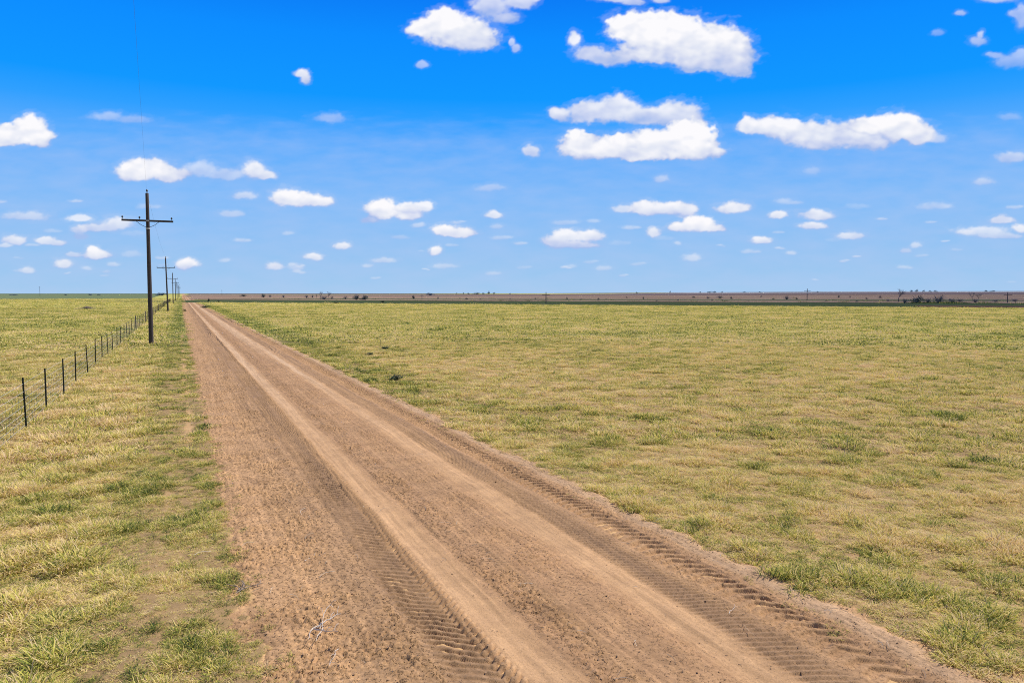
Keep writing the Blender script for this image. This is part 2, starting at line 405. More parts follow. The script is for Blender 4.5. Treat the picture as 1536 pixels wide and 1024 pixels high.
# ------------------------------------------------------------------ far fields (sheets lying on the land)
def strip(name, d0, d1, e0, e1, mat, lift, nd=60, ne=160, wav=0.0, seed=0, fan=False):
    """a sheet between two distances D from the road frame, along the far field edge (E)"""
    dd = np.geomspace(d0, d1, nd); ee = np.linspace(e0, e1, ne) if np.isscalar(e0) else e0
    DD, EE = np.meshgrid(dd, ee, indexing='ij')
    if fan: EE = -1.09 * DD + (EE - e0) / (e1 - e0) * (e1 + 1.09 * DD)
    DD = DD * (1 + wav * fbm(EE * 0.01, DD * 0.0 + seed, 3, 90 + seed))
    s = NRM[0] ** 2 + NRM[1] ** 2
    X = (DD * NRM[0] + EE * NRM[1]) / s; Y = (DD * NRM[1] - EE * NRM[0]) / s
    return tag(grid_object(name, X, Y, base_height(X, Y) + lift, mat), kind='structure')
M_crop = field_mat('green_crop', [(0.3, (0.055, 0.075, 0.038)), (0.55, (0.095, 0.12, 0.058)), (0.75, (0.15, 0.165, 0.085))], 0.12, stretch=(0.5, 2, 1), rot=R(47))
M_plow = field_mat('plowed_soil', [(0.3, (0.25, 0.165, 0.125)), (0.5, (0.38, 0.25, 0.175)), (0.66, (0.56, 0.41, 0.27))], 0.02, stretch=(0.35, 2.5, 1), rot=R(47))
M_plow2 = field_mat('hazy_soil', [(0.35, (0.20, 0.15, 0.15)), (0.6, (0.32, 0.23, 0.20))], 0.01, stretch=(0.3, 2, 1), rot=R(47))  # far brown soil with mauve haze mixed into its colour
M_pale = field_mat('pale_strip', [(0.35, (0.50, 0.47, 0.42)), (0.65, (0.66, 0.62, 0.57))], 0.004, stretch=(0.3, 2, 1), rot=R(47))  # pale tone for the thin line along the far horizon
M_red = field_mat('red_soil', [(0.35, (0.14, 0.085, 0.065)), (0.6, (0.24, 0.13, 0.09))], 0.1, stretch=(0.4, 2, 1), rot=R(47))
M_past = field_mat('far_pasture', [(0.3, (0.12, 0.165, 0.10)), (0.55, (0.20, 0.24, 0.12)), (0.75, (0.32, 0.31, 0.16))], 0.03, stretch=(0.3, 2, 1), rot=R(24))
strip('crop_strip', 181, 262, -262, 900, M_crop, 0.05, wav=0.012, seed=1)
strip('plowed_field', 258, 700, 0, 3000, M_plow, 0.10, wav=0.02, seed=2, fan=True)
strip('dark_field', 690, 1260, 0, 6000, M_plow2, 0.2, wav=0.03, seed=3, fan=True)
strip('pale_far_strip', 1230, 1950, -350, 9000, M_pale, 0.35, wav=0.03, seed=4)
strip('ridge_field', 1900, 9000, 0, 9000, M_plow2, 0.6, wav=0.03, seed=5, fan=True)
strip('red_soil_strip', 182, 203, 16, 300, M_red, 0.09, wav=0.012, seed=1)
M_green2 = field_mat('thin_green', [(0.35, (0.13, 0.14, 0.08)), (0.6, (0.24, 0.22, 0.13))], 0.05, stretch=(0.4, 2, 1), rot=R(47))
strip('green_fallow', 300, 345, -330, 60, M_green2, 0.16, wav=0.05, seed=6)
strip('green_fallow', 425, 470, 120, 1500, M_green2, 0.16, wav=0.05, seed=7)
# pasture turning dark beyond the left field
py_ = np.geomspace(470, 9000, 50); pe = np.linspace(-1, 1, 120)
PD, PE = np.meshgrid(py_, pe, indexing='ij')
# left limit wide, right limit follows the road corridor
PXr = -8.0 - 0.02 * PD; PXl = -PD * 1.3
PX = PXr + (PXl - PXr) * (PE * 0.5 + 0.5); PY = PD * (1 + 0.02 * fbm(PX * 0.01, PD * 0, 2, 95)) - 0.44 * (PX + 8) * 0
tag(grid_object('far_pasture', PX[:, ::-1], PY[:, ::-1], base_height(PX[:, ::-1], PY[:, ::-1]) + 0.08, M_past), kind='structure')

# ------------------------------------------------------------------ scattering (stuff nobody could count)
def tuft(nb, rad, hmin, hmax, w, lean, rng, flat=0.0):
    """blades that rise, arch over and taper"""
    V = []; F = []; S = []; B_ = []; H_ = []
    for i in range(nb):
        rr_ = rad * math.sqrt(rng.random()); a = rng.random() * 2 * math.pi
        x0, y0 = rr_ * math.cos(a), rr_ * math.sin(a)
        L_ = hmin + (hmax - hmin) * rng.random(); L_ *= 1 - 0.3 * (rr_ / rad)
        da = a + rng.normal(0, 0.9); th = lean * (0.15 + 0.55 * rng.random() + 0.5 * rr_ / rad); dth = 0.25 + 0.75 * rng.random()
        wa = da + math.pi / 2 + rng.normal(0, 0.5); ww = w * (0.6 + 0.8 * rng.random()) / 2
        p = np.array([x0, y0, -0.01]); n = len(V); b = rng.random(); c, s_ = math.cos(wa), math.sin(wa)
        for k, wk in enumerate((0.8, 1.0, 0.75)):
            V += [(p[0] - c * ww * wk, p[1] - s_ * ww * wk, p[2]), (p[0] + c * ww * wk, p[1] + s_ * ww * wk, p[2])]
            H_ += [k / 3] * 2
            st = L_ / 3; p = p + st * np.array([math.sin(th) * math.cos(da), math.sin(th) * math.sin(da), math.cos(th)]); th += dth * 0.7
        V.append(tuple(p)); H_.append(1)
        F += [n, n + 1, n + 3, n + 2, n + 2, n + 3, n + 5, n + 4, n + 4, n + 5, n + 6]; S += [4, 4, 3]; B_ += [b] * 7
    return V, F, S, B_, H_

def scatter_object(name, protos, pts, rot, scl, idx, g, mat):
    nP = len(pts); V = [np.asarray(pts, float)]; F = []; S = []; kind = [np.zeros(nP, int)]
    b = [np.zeros(nP)]; h = [np.zeros(nP)]; base = nP
    for k, (pv, pf, ps, pb, ph) in enumerate(protos):
        V.append(np.asarray(pv, float)); F.append(np.asarray(pf) + base); S.append(np.asarray(ps)); kind.append(np.full(len(pv), k + 1))
        b.append(np.asarray(pb)); h.append(np.asarray(ph)); base += len(pv)
    nt_ = base - nP
    pad = lambda a, w=None: np.concatenate([a, np.zeros((nt_,) + a.shape[1:], a.dtype)])
    me = raw_mesh(name, np.concatenate(V), np.concatenate(F), np.concatenate(S), {
        'kind': ('INT', np.concatenate(kind)), 'b': ('FLOAT', np.concatenate(b)), 'h': ('FLOAT', np.concatenate(h)),
        'rot': ('FLOAT_VECTOR', pad(rot)), 'scl': ('FLOAT_VECTOR', pad(scl)), 'idx': ('INT', pad(idx)), 'g': ('FLOAT', pad(g))})
    me.materials.append(mat)
    o = bpy.data.objects.new(name, me); col.objects.link(o)
    ng = bpy.data.node_groups.new(name + '_nodes', 'GeometryNodeTree')
    ng.interface.new_socket('Geometry', in_out='INPUT', socket_type='NodeSocketGeometry')
    ng.interface.new_socket('Geometry', in_out='OUTPUT', socket_type='NodeSocketGeometry')
    n = ng.nodes; L = ng.links.new
    gi = n.new('NodeGroupInput'); go = n.new('NodeGroupOutput')
    def attr(nm, dt):
        a = n.new('GeometryNodeInputNamedAttribute'); a.data_type = dt; a.inputs['Name'].default_value = nm; return a.outputs['Attribute']
    ka = attr('kind', 'INT')
    def sep(k):
        c = n.new('FunctionNodeCompare'); c.data_type = 'INT'; c.operation = 'EQUAL'; L(ka, c.inputs[2]); c.inputs[3].default_value = k
        s = n.new('GeometryNodeSeparateGeometry'); s.domain = 'POINT'; L(gi.outputs[0], s.inputs[0]); L(c.outputs[0], s.inputs[1]); return s.outputs[0]
    p = sep(0); j = n.new('GeometryNodeJoinGeometry')
    for k in range(len(protos)):
        t = n.new('GeometryNodeGeometryToInstance'); L(sep(k + 1), t.inputs[0]); L(t.outputs[0], j.inputs[0])
    io = n.new('GeometryNodeInstanceOnPoints'); io.inputs['Pick Instance'].default_value = True
    L(p, io.inputs['Points']); L(j.outputs[0], io.inputs['Instance']); L(attr('idx', 'INT'), io.inputs['Instance Index'])
    L(attr('rot', 'FLOAT_VECTOR'), io.inputs['Rotation']); L(attr('scl', 'FLOAT_VECTOR'), io.inputs['Scale'])
    L(io.outputs[0], go.inputs[0])
    md = o.modifiers.new('scatter', 'NODES'); md.node_group = ng
    return o

prng = np.random.default_rng(5)
PROT = ([tuft(40, 0.085, 0.03, 0.10, 0.0056, 1.2, prng) for _ in range(5)] + [tuft(56, 0.085, 0.06, 0.165, 0.0052, 0.9, prng) for _ in range(3)],
        [tuft(78, 0.24, 0.04, 0.115, 0.0105, 1.15, prng) for _ in range(5)] + [tuft(95, 0.18, 0.07, 0.175, 0.009, 0.85, prng) for _ in range(3)],
        [tuft(90, 0.75, 0.06, 0.17, 0.034, 1.1, prng) for _ in range(6)])
RINGS = [(3.2, 15.0, 215), (15.0, 46.0, 34), (46.0, 190.0, 3.0), (190.0, 470.0, 0.4)]
def sample_ring(r0, r1, dens, a0, a1):
    a0, a1 = R(a0), R(a1)
    n = int(dens * 0.5 * (a1 - a0) * (r1 ** 2 - r0 ** 2))
    r = np.sqrt(prng.uniform(r0 ** 2, r1 ** 2, n)); a = prng.uniform(a0, a1, n)
    return r * np.sin(a), r * np.cos(a)
def grass_area(name, label, region, az0, az1, dens_k=1.0, rings=RINGS):
    P = []; RO = []; SC = []; ID = []; G = []; off_i = 0; protos = []; cnt = 0
    for k, (r0, r1, dens) in enumerate(rings):
        pr = PROT[min(k, 2)]
        x, y = sample_ring(r0, r1, dens * dens_k, az0, az1)
        keep = region(x, y) & (prng.random(len(x)) < sstep(0.30, 0.72, cover(x, y)))
        x, y = x[keep], y[keep]
        if not len(x): off_i += 0
        lie = np.zeros(len(x), bool)
        if k < 2:      # dry litter lying flat between the living tufts
            xl, yl = sample_ring(r0, r1, dens * dens_k * (0.85 if k == 0 else 0.5), az0, az1)
            kl = region(xl, yl) & (road_mask(xl, yl) < 0.25) & (prng.random(len(xl)) < -0.05 + 0.95 * cover(xl, yl)); xl, yl = xl[kl], yl[kl]
            x = np.concatenate([x, xl]); y = np.concatenate([y, yl]); lie = np.concatenate([lie, np.ones(len(xl), bool)])
        g = green(x, y) + prng.normal(0, 0.12 if k < 2 else 0.05, len(x))
        g = np.where(lie, g * 0.35 - 0.02, g)
        tallness = sstep(0.0, 0.45, fbm(x * 1.4, y * 1.4, 3, 27) + 0.12)
        s = (0.66 + 0.62 * tallness + prng.uniform(-0.15, 0.25, len(x)))
        xq = x - road_off(y); s = s * (1 + 0.32 * bandf(xq, -3.1, -0.9, 0.3)) * (1 - 0.30 * bandf(xq, -0.6, 0.7, 0.2))
        if k >= 3: s *= 2.2
        if k < 2:
            tall = (prng.random(len(x)) < 0.15 + 0.5 * tallness) & ~lie
            idx = np.where(tall, prng.integers(5, 8, len(x)), prng.integers(0, 5, len(x)))
            g = g - 0.10 * tall
        else: idx = prng.integers(0, 6, len(x))
        if k < 3: start = off_i; protos_k = pr; protos += pr; off_i += len(pr)
        z = ground_height(x, y)
        P.append(np.stack([x, y, z], -1)); RO.append(np.stack([prng.normal(0, .08, len(x)), prng.normal(0, .08, len(x)), prng.uniform(0, 6.283, len(x))], -1))
        SC.append(np.stack([s, s, s * (0.85 + 0.35 * tallness) * (0.55 if k >= 3 else 1) * np.where(lie, 0.30, 1)], -1)); ID.append(start + idx); G.append(g)
    # join order of the prototype instances is reversed against the index
    ID = np.concatenate(ID); ID = JOINFIX(ID, len(protos))
    o = scatter_object(name, protos, np.concatenate(P), np.concatenate(RO).astype(float), np.concatenate(SC), ID.astype(int), np.concatenate(G), M_grass)
    print(name, len(ID))
    return tag(o, label, 'grass', kind='stuff')
JOINFIX = lambda i, n: n - 1 - i
fence_x = lambda y: -3.22 + road_off(y) * 1.1
grass_area('field_grass', 'short yellow-green pasture grass filling the wide field right of the dirt road', lambda x, y: (x - road_off(y) > 5.3) & (Dist(x, y) < 181), 0, 66)
grass_area('verge_grass', 'clumpy green and straw-coloured grass on the verge between fence and dirt road', lambda x, y: (x - road_off(y) < 1.0) & (x > fence_x(y)), -19, 12, 1.1)
grass_area('pasture_grass', 'yellow-green grass of the field behind the wire fence', lambda x, y: (x <= fence_x(y)), -19, 0, 1.0)

# ragged dark scrub along the far side of the green strip and dry tufts on the brown field
def far_band(n, d0, d1, e0, e1):
    D = d0 + (d1 - d0) * prng.random(n) ** 1.5; E = prng.uniform(e0, e1, n); q = NRM[0] ** 2 + NRM[1] ** 2
    return (D * NRM[0] + E * NRM[1]) / q, (D * NRM[1] - E * NRM[0]) / q
_x = []; _g = []; _s = []
for n_, d0, d1, e0, e1, g0, s0 in ((900, 254, 275, -230, 30, 0.95, 1.0), (4200, 250, 290, 20, 330, 1.05, 1.9), (1300, 285, 420, -330, 400, 0.9, 1.5), (500, 181, 186, -200, 300, 0.75, 1.2)):
    x, y = far_band(n_, d0, d1, e0, e1); k = prng.random(n_) < sstep(-0.1, 0.35, fbm(x * 0.035, y * 0.035, 3, 98) + 0.05); x, y = x[k], y[k]
    _x.append(np.stack([x, y, ground_height(x, y)], -1)); _g.append(g0 + prng.normal(0, 0.15, len(x))); _s.append(s0 * prng.uniform(0.5, 1.9, len(x)))
_x = np.concatenate(_x); _g = np.concatenate(_g); _s = np.concatenate(_s); n = len(_x)
tag(scatter_object('far_scrub', PROT[2], _x, np.stack([np.zeros(n), np.zeros(n), prng.uniform(0, 6.28, n)], -1), np.stack([_s, _s, _s * 2.6], -1), prng.integers(0, 6, n), _g, M_grass),
    'ragged dark scrub growing along the far edge of the green strip', 'scrub', kind='stuff')

# clods and dry stalks lying on the loose soil
def clod_proto(rng, s=1.0):
    ph = (1 + 5 ** .5) / 2
    vs = [(-1, ph, 0), (1, ph, 0), (-1, -ph, 0), (1, -ph, 0), (0, -1, ph), (0, 1, ph), (0, -1, -ph), (0, 1, -ph), (ph, 0, -1), (ph, 0, 1), (-ph, 0, -1), (-ph, 0, 1)]
    fs = [0, 11, 5, 0, 5, 1, 0, 1, 7, 0, 7, 10, 0, 10, 11, 1, 5, 9, 5, 11, 4, 11, 10, 2, 10, 7, 6, 7, 1, 8, 3, 9, 4, 3, 4, 2, 3, 2, 6, 3, 6, 8, 3, 8, 9, 4, 9, 5, 2, 4, 11, 6, 2, 10, 8, 6, 7, 9, 8, 1]
    sc = np.array([1.4, 0.8, 0.36]) * 0.5 * s
    V = [tuple(np.array(v) * sc * (0.6 + 0.7 * rng.random())) for v in vs]
    return V, fs, [3] * 20, [rng.random()] * 12, [0] * 12
def stalk_proto(rng, L_, w):
    V = []; F = []; S = []; a = 0; x = -L_ / 2; y = 0
    n = 4
    for i in range(n + 1):
        t = i / n; ww = w * (1 - 0.5 * t); yy = L_ * 0.12 * math.sin(t * 3 + rng.random()); zz = 0.004 + 0.012 * math.sin(math.pi * t)
        V += [(x + L_ * t, yy - ww / 2, zz), (x + L_ * t, yy + ww / 2, zz + 0.002)]
        if i: q = 2 * i; F += [q - 2, q, q + 1, q - 1]; S += [4]
    return V, F, S, [rng.random()] * len(V), [0] * len(V)
M_clod, nt, out = new_mat('clod_soil'); L = nt.links.new
oi = N(nt, 'ShaderNodeAttribute', attribute_name='g', attribute_type='INSTANCER'); r_ = ramp(nt, [(0, (0.42, 0.26, 0.14)), (1, (0.62, 0.41, 0.24))], oi.outputs['Fac'])
bs = N(nt, 'ShaderNodeBsdfDiffuse', inp={'Roughness': 1.0}); L(r_.outputs[0], bs.inputs[0]); L(bs.outputs[0], out.inputs[0])
M_stalk, nt, out = new_mat('dry_stalk'); L = nt.links.new
oi = N(nt, 'ShaderNodeAttribute', attribute_name='g', attribute_type='INSTANCER'); r_ = ramp(nt, [(0, (0.42, 0.31, 0.19)), (1, (0.80, 0.70, 0.55))], oi.outputs['Fac'])
bs = N(nt, 'ShaderNodeBsdfDiffuse', inp={'Roughness': 1.0}); L(r_.outputs[0], bs.inputs[0]); L(bs.outputs[0], out.inputs[0])

def road_scatter(n, ya, yb, wfun):
    y = np.exp(prng.uniform(math.log(ya), math.log(yb), n)); x = prng.uniform(-0.5, 6.4, n)
    w = wfun(x, y); k = prng.random(n) < w; x, y = x[k], y[k]; return x + road_off(y), y
from mathutils.bvhtree import BVHTree
def road_z(x, y):
    # height of the road surface by nearest vertex of its grid
    me = road.data; nx = len(rx)
    if not hasattr(road_z, 'Z'):
        a = np.empty(len(me.vertices) * 3, np.float32); me.vertices.foreach_get('co', a); road_z.Z = a.reshape(-1, 3)[:, 2].reshape(-1, nx)
    i = np.clip(np.searchsorted(ry, y), 0, len(ry) - 1); j = np.clip(np.round((x - road_off(y) - rx[0]) / (rx[1] - rx[0])).astype(int), 0, nx - 1)
    return np.maximum(road_z.Z[i, j], ground_height(x, y))
lw = lambda x, y: np.clip(0.10 + 0.8 * bandf(x, 0.2, 1.85, 0.1) * sstep(-.3, .35, fbm(x * 1.6, y * 1.1, 3, 70)) + 0.7 * bandf(x, 2.82, 3.2, 0.08) + 0.25 * bandf(x, 3.3, 3.9, .1) + 0.35 * bandf(x, 5.15, 5.8, 0.1), 0, 1)
x, y = road_scatter(26000, 3.2, 45, lw); n = len(x)
s = 0.003 + 0.009 * prng.random(n) ** 3 + 0.0001 * y
tag(scatter_object('dirt_clods', [clod_proto(prng) for _ in range(6)], np.stack([x, y, road_z(x, y) + s * 0.15], -1),
    np.stack([prng.uniform(-.4, .4, n), prng.uniform(-.4, .4, n), prng.uniform(0, 6.28, n)], -1), np.stack([s, s, s], -1), prng.integers(0, 6, n), prng.random(n), M_clod),
    'small crumbled clods of dry soil scattered over the dirt road', 'soil clods', kind='stuff')
lw2 = lambda x, y: np.clip(0.04 + 0.5 * bandf(x, -0.2, 1.8, 0.1) * sstep(-.3, .35, fbm(x * 1.1, y * .8, 3, 77)) + 0.25 * bandf(x, 2.82, 3.3, 0.08) + 0.25 * bandf(x, 5.2, 5.9, 0.1), 0, 1)
x, y = road_scatter(4200, 3.2, 40, lw2); n = len(x)
s = prng.uniform(0.5, 1.5, n)
tag(scatter_object('dry_stalks', [stalk_proto(prng, 0.05 + 0.03 * k, 0.0035) for k in range(5)], np.stack([x, y, road_z(x, y) + 0.002], -1),
    np.stack([prng.uniform(-.15, .15, n), prng.uniform(-.15, .15, n), prng.uniform(0, 6.28, n)], -1), np.stack([s, s, s], -1), prng.integers(0, 5, n), prng.random(n), M_stalk),
    'pale broken straw stalks strewn along the edges of the dirt road', 'straw', kind='stuff')
# thin weeds growing on the road itself
def sparse(x, y):
    return None
x, y = road_scatter(14000, 3.2, 60, lambda x, y: np.clip(0.65 * bandf(x, 5.16, 5.34, 0.05) * sstep(0.0, .35, fbm(x * .7, y * .55, 3, 78)) + 0.9 * bandf(x, 0.38, 0.72, 0.08) * sstep(-0.15, .2, fbm(x * 1.9, y * 1.5, 3, 79)), 0, 1)); n = len(x)
s = prng.uniform(0.35, 0.8, n)
tag(scatter_object('road_weeds', PROT[0][:5], np.stack([x, y, road_z(x, y)], -1), np.stack([np.zeros(n), np.zeros(n), prng.uniform(0, 6.28, n)], -1),
    np.stack([s, s, s * 1.1], -1), prng.integers(0, 5, n), prng.uniform(0.35, 0.8, n), M_grass), 'thin low weeds growing in a line along the right side of the dirt road', 'weeds', kind='stuff')

def zg(x, y): return float(ground_height(np.array([float(x)]), np.array([float(y)]))[0])

# ------------------------------------------------------------------ utility poles
def make_pole(h=8.95):
    root = empty('utility_pole', (0, 0, 0))
    prof = [(-0.6, 0.15)] + [(h * t, 0.135 - 0.045 * t) for t in np.linspace(0, 1, 9)]
    MB().lathe([(r, z_) for z_, r in prof] + [(0.06, h + 0.03)], seg=14).build('shaft', M_pole, root, True)
    za = h - 1.62
    MB().box((0, -0.155, za), (2.76, 0.09, 0.11)).build('crossarm', M_arm, root)
    for sx in (-1, 1):
        MB().tube([(sx * 0.64, -0.215, za - 0.03), (sx * 0.35, -0.19, za - 0.26), (sx * 0.14, -0.15, za - 0.36), (sx * 0.03, -0.14, za - 0.38)], 0.014, 5).build('brace', M_dsteel, root)
    MB().lathe([(0.124, -0.04), (0.124, 0.04)], (0, 0, za - 0.45), 14).build('band', M_steel, root)
    MB().box((0, -0.206, za), (0.16, 0.012, 0.085)).build('arm_plate', M_steel, root)
    for x_ in (-1.33, -0.43, 1.29):
        m = MB().tube([(x_, -0.155, za + 0.05), (x_, -0.155, za + 0.16)], 0.012, 6)
        m.lathe([(0.02, 0.11), (0.05, 0.125), (0.045, 0.16), (0.055, 0.175), (0.035, 0.22), (0.012, 0.24)], (x_, -0.155, za + 0.01), 10).build('insulator', M_insul, root)
    MB().tube([(0, 0, h), (0, 0, h + 0.14)], 0.012, 6).lathe([(0.02, 0.09), (0.055, 0.11), (0.05, 0.15), (0.06, 0.17), (0.035, 0.22), (0.012, 0.25)], (0, 0, h), 10).build('insulator', M_insul, root)
    return root
PY = [(49.3, -1.84), (136.2, -2.42), (237, -2.78), (330, -2.93), (424, -3.02), (517, -3.1), (610, -3.17), (705, -3.2)]
plabels = ['weathered wooden utility pole with one crossarm, nearest and tallest of the row',
           'second nearest wooden utility pole with thin crossarm, leaning slightly left beside the fence',
           'third wooden utility pole from the viewer, with a faint crossarm',
           'fourth wooden utility pole from the viewer, small and grey beside the vanishing road']
proto = None; wires = []
for i, (yy, xx) in enumerate(PY):
    o = proto if proto else make_pole()
    if proto is None: proto = o
    else: o = copy_tree(proto)
    o.location = (xx, yy, zg(xx, yy)); o.rotation_euler = (0, R([0.15, -0.9, 0.2, 0.4, -0.3, 0.1, 0.3, 0][i]), R([0, 1.5, -2, 1, 0, 0, 0, 0][i]))
    tag(o, plabels[i] if i < 4 else 'tiny distant wooden utility pole at the far end of the row beside the road', 'utility pole', 'utility poles along the dirt road')
def cat(a, b, sag, n=24):
    a, b = Vector(a), Vector(b); return [a.lerp(b, t / n) - Vector((0, 0, 4 * sag * (t / n) * (1 - t / n))) for t in range(n + 1)]
tops = [Vector((xx, yy, zg(xx, yy) + 9.2)) for yy, xx in PY]
MB().tube(cat(tops[0], (1.15, -40, 9.9), 0.55, 40), 0.0019, 5).build('overhead_wire', M_dsteel)
tag(bpy.data.objects['overhead_wire'], 'thin dark overhead wire running up from the nearest pole top out of the frame', 'wire')
m = MB()
for a, b in zip(tops[:-1], tops[1:]): m.tube(cat(a, b, 0.9), 0.003, 4)
tag(m.build('overhead_wire', M_dsteel), 'thin overhead wire strung between the tops of the poles along the road', 'wire')

# ------------------------------------------------------------------ wire fence
fence = empty('wire_fence', (-3.42, 16.8, 0))
tag(fence, 'long wire mesh fence on thin dark posts running beside the verge to the horizon', 'fence')
def tpost(h):
    m = MB(); m.box((0, 0, h / 2 - 0.2), (0.036, 0.010, h + 0.4)); m.box((0, 0.019, h / 2 - 0.2), (0.010, 0.028, h + 0.4))
    for k in range(int(h / 0.1)): m.box((0, -0.009, 0.08 + 0.1 * k), (0.012, 0.008, 0.02))
    return m
tp = tpost(1.12).mesh('post', M_post)
wp = MB().lathe([(0.045, -0.4), (0.045, 0.6), (0.042, 1.2), (0.03, 1.23)], seg=8).mesh('post', M_postw, True)
fy = [14.0, 16.8, 19.75, 22.6, 25.9, 28.8, 32.4]
while len(fy) < 96: fy.append(fy[-1] + 3.05 + 0.15 * random.uniform(-1, 1))
fpts = []
for i, yy in enumerate(fy):
    xx = float(fence_x(yy)); zz = zg(xx, yy)
    wood = i > 12 and i % 6 == 0
    o = link('post', wp if wood else tp, fence); o.parent = fence
    o.location = (xx + 3.42, yy - 16.8, zz); s_ = random.uniform(0.95, 1.05); o.scale = (s_, s_, s_)
    o.rotation_euler = (R(random.uniform(-1.5, 1.5)), R(random.uniform(-1.5, 1.5)), R(random.uniform(-12, 12)))
    if wood: o['label'] = 'thicker grey wooden fence post'
    fpts.append(Vector((xx + 3.42 - 0.02, yy - 16.8, zz)))
m = MB()
for hh in (0.08, 0.22, 0.36, 0.52, 0.68, 0.84):
    m.tube([p + Vector((0, 0, hh)) for p in fpts], 0.0035, 4)
for a, b in zip(fpts[:-1], fpts[1:]):
    if a.y > 60: break
    k = int((b - a).length / 0.3)
    for t in range(k):
        p = a.lerp(b, t / k); m.tube([p + Vector((0, 0, 0.08)), p + Vector((0, 0, 0.84))], 0.0022, 3, False)
m.build('wire_mesh', M_wire, fence)
MB().tube([p + Vector((0, 0, 1.02)) for p in fpts], 0.0035, 4).build('top_wire', M_wire, fence)

# ------------------------------------------------------------------ twigs and roots
def branchy(seed, n, L_, rad, z0, spread=1.2):
    rg = random.Random(seed); m = MB()
    for k in range(n):
        a = rg.uniform(0, 6.28); p = Vector((rg.uniform(-.06, .06), rg.uniform(-.06, .06), z0)); pts = [p.copy()]
        d = Vector((math.cos(a), math.sin(a), rg.uniform(0.05, 0.35)))
        for j in range(6):
            a += rg.uniform(-0.6, 0.6); d = Vector((math.cos(a), math.sin(a), rg.uniform(-0.2, 0.3) - 0.5 * (p.z > 0.06)))
            p = p + d.normalized() * L_ / 6 * rg.uniform(0.7, 1.2); p.z = max(p.z, z0 * 0.6); pts.append(p.copy())
            if j in (2, 4):
                b = a + rg.choice((-1, 1)) * rg.uniform(0.5, 1.1); e = p + Vector((math.cos(b), math.sin(b), 0.25)) * L_ * 0.22
                m.tube([p, (p + e) / 2 + Vector((0, 0, .01)), e], [rad * .6, rad * .5, rad * .3], 5)
        m.tube(pts, [rad * (1 - 0.1 * j) for j in range(len(pts))], 5)
    return m
for sd, xx, yy, n_, L_, r0_, mt, lb in (
        (3, 1.03, 6.60, 5, 0.40, 0.0052, M_twig, 'bleached white branching twig lying on the soil near the bottom of the road'),
        (5, 1.08, 6.05, 1, 0.30, 0.0032, M_twig, 'single curved pale twig just below the branching white twig'),
        (8, 1.10, 8.35, 1, 0.32, 0.0030, M_twig, 'thin curved pale twig on loose soil above the branching twig'),
        (13, 0.40, 7.70, 4, 0.24, 0.0065, M_root, 'grey dead root sticking out of the grassy road edge'),
        (21, 4.55, 5.3, 1, 0.16, 0.0030, M_twig, 'short curved white stalk between the tyre tracks at lower right')):
    z0 = float(road_z(np.array([xx]), np.array([yy]))[0])
    o = branchy(sd, n_, L_, r0_, 0.012).build('dry_twig' if mt is M_twig else 'dead_root', mt); o.location = (xx, yy, z0); o.rotation_euler = (0, 0, 1.35 if sd == 3 else 0)
    if sd == 3: o.scale = (1.15, 0.6, 1.6)
    tag(o, lb, 'twig' if mt is M_twig else 'root')

# ------------------------------------------------------------------ shrubs and trees
def leaf_clump(seed, w, h, nleaf, leaf, lumps=7):
    rg = random.Random(seed); m = MB(); cs = []
    for i in range(lumps):
        a = rg.uniform(0, 6.28); r = rg.uniform(0, 0.36) * w; zz = rg.uniform(0.25, 0.72) * h * (1 - 0.5 * r / (0.36 * w))
        cs.append((Vector((r * math.cos(a), r * math.sin(a), zz)), rg.uniform(0.14, 0.24) * w, rg.uniform(0.18, 0.3) * h))
    for i in range(nleaf):
        c, rw, rh = rg.choice(cs); d = Vector((rg.gauss(0, 1), rg.gauss(0, 1), rg.gauss(0, 1))).normalized() * rg.uniform(0.55, 1.08)
        p = c + Vector((d.x * rw, d.y * rw, d.z * rh)); p.z = max(p.z, 0.02 * h)
        u = Vector((rg.gauss(0, 1), rg.gauss(0, 1), rg.gauss(0, 1))).normalized(); v = u.cross(Vector((rg.gauss(0, 1), rg.gauss(0, 1), rg.gauss(0, 1)))).normalized()
        s = leaf * rg.uniform(0.5, 1.3); m.tri(p - u * s, p + u * s * 0.8 + v * s * .3, p + v * s)
    return m
def stems(seed, w, h, n, rad):
    rg = random.Random(seed); m = MB()
    for i in range(n):
        a = rg.uniform(0, 6.28); e = Vector((math.cos(a) * w * rg.uniform(.1, .4), math.sin(a) * w * rg.uniform(.1, .4), h * rg.uniform(.5, .9)))
        m.tube([(0, 0, -0.1), e * 0.5 + Vector((0, 0, 0.05 * h)), e], [rad, rad * .7, rad * .3], 5, False)
    return m
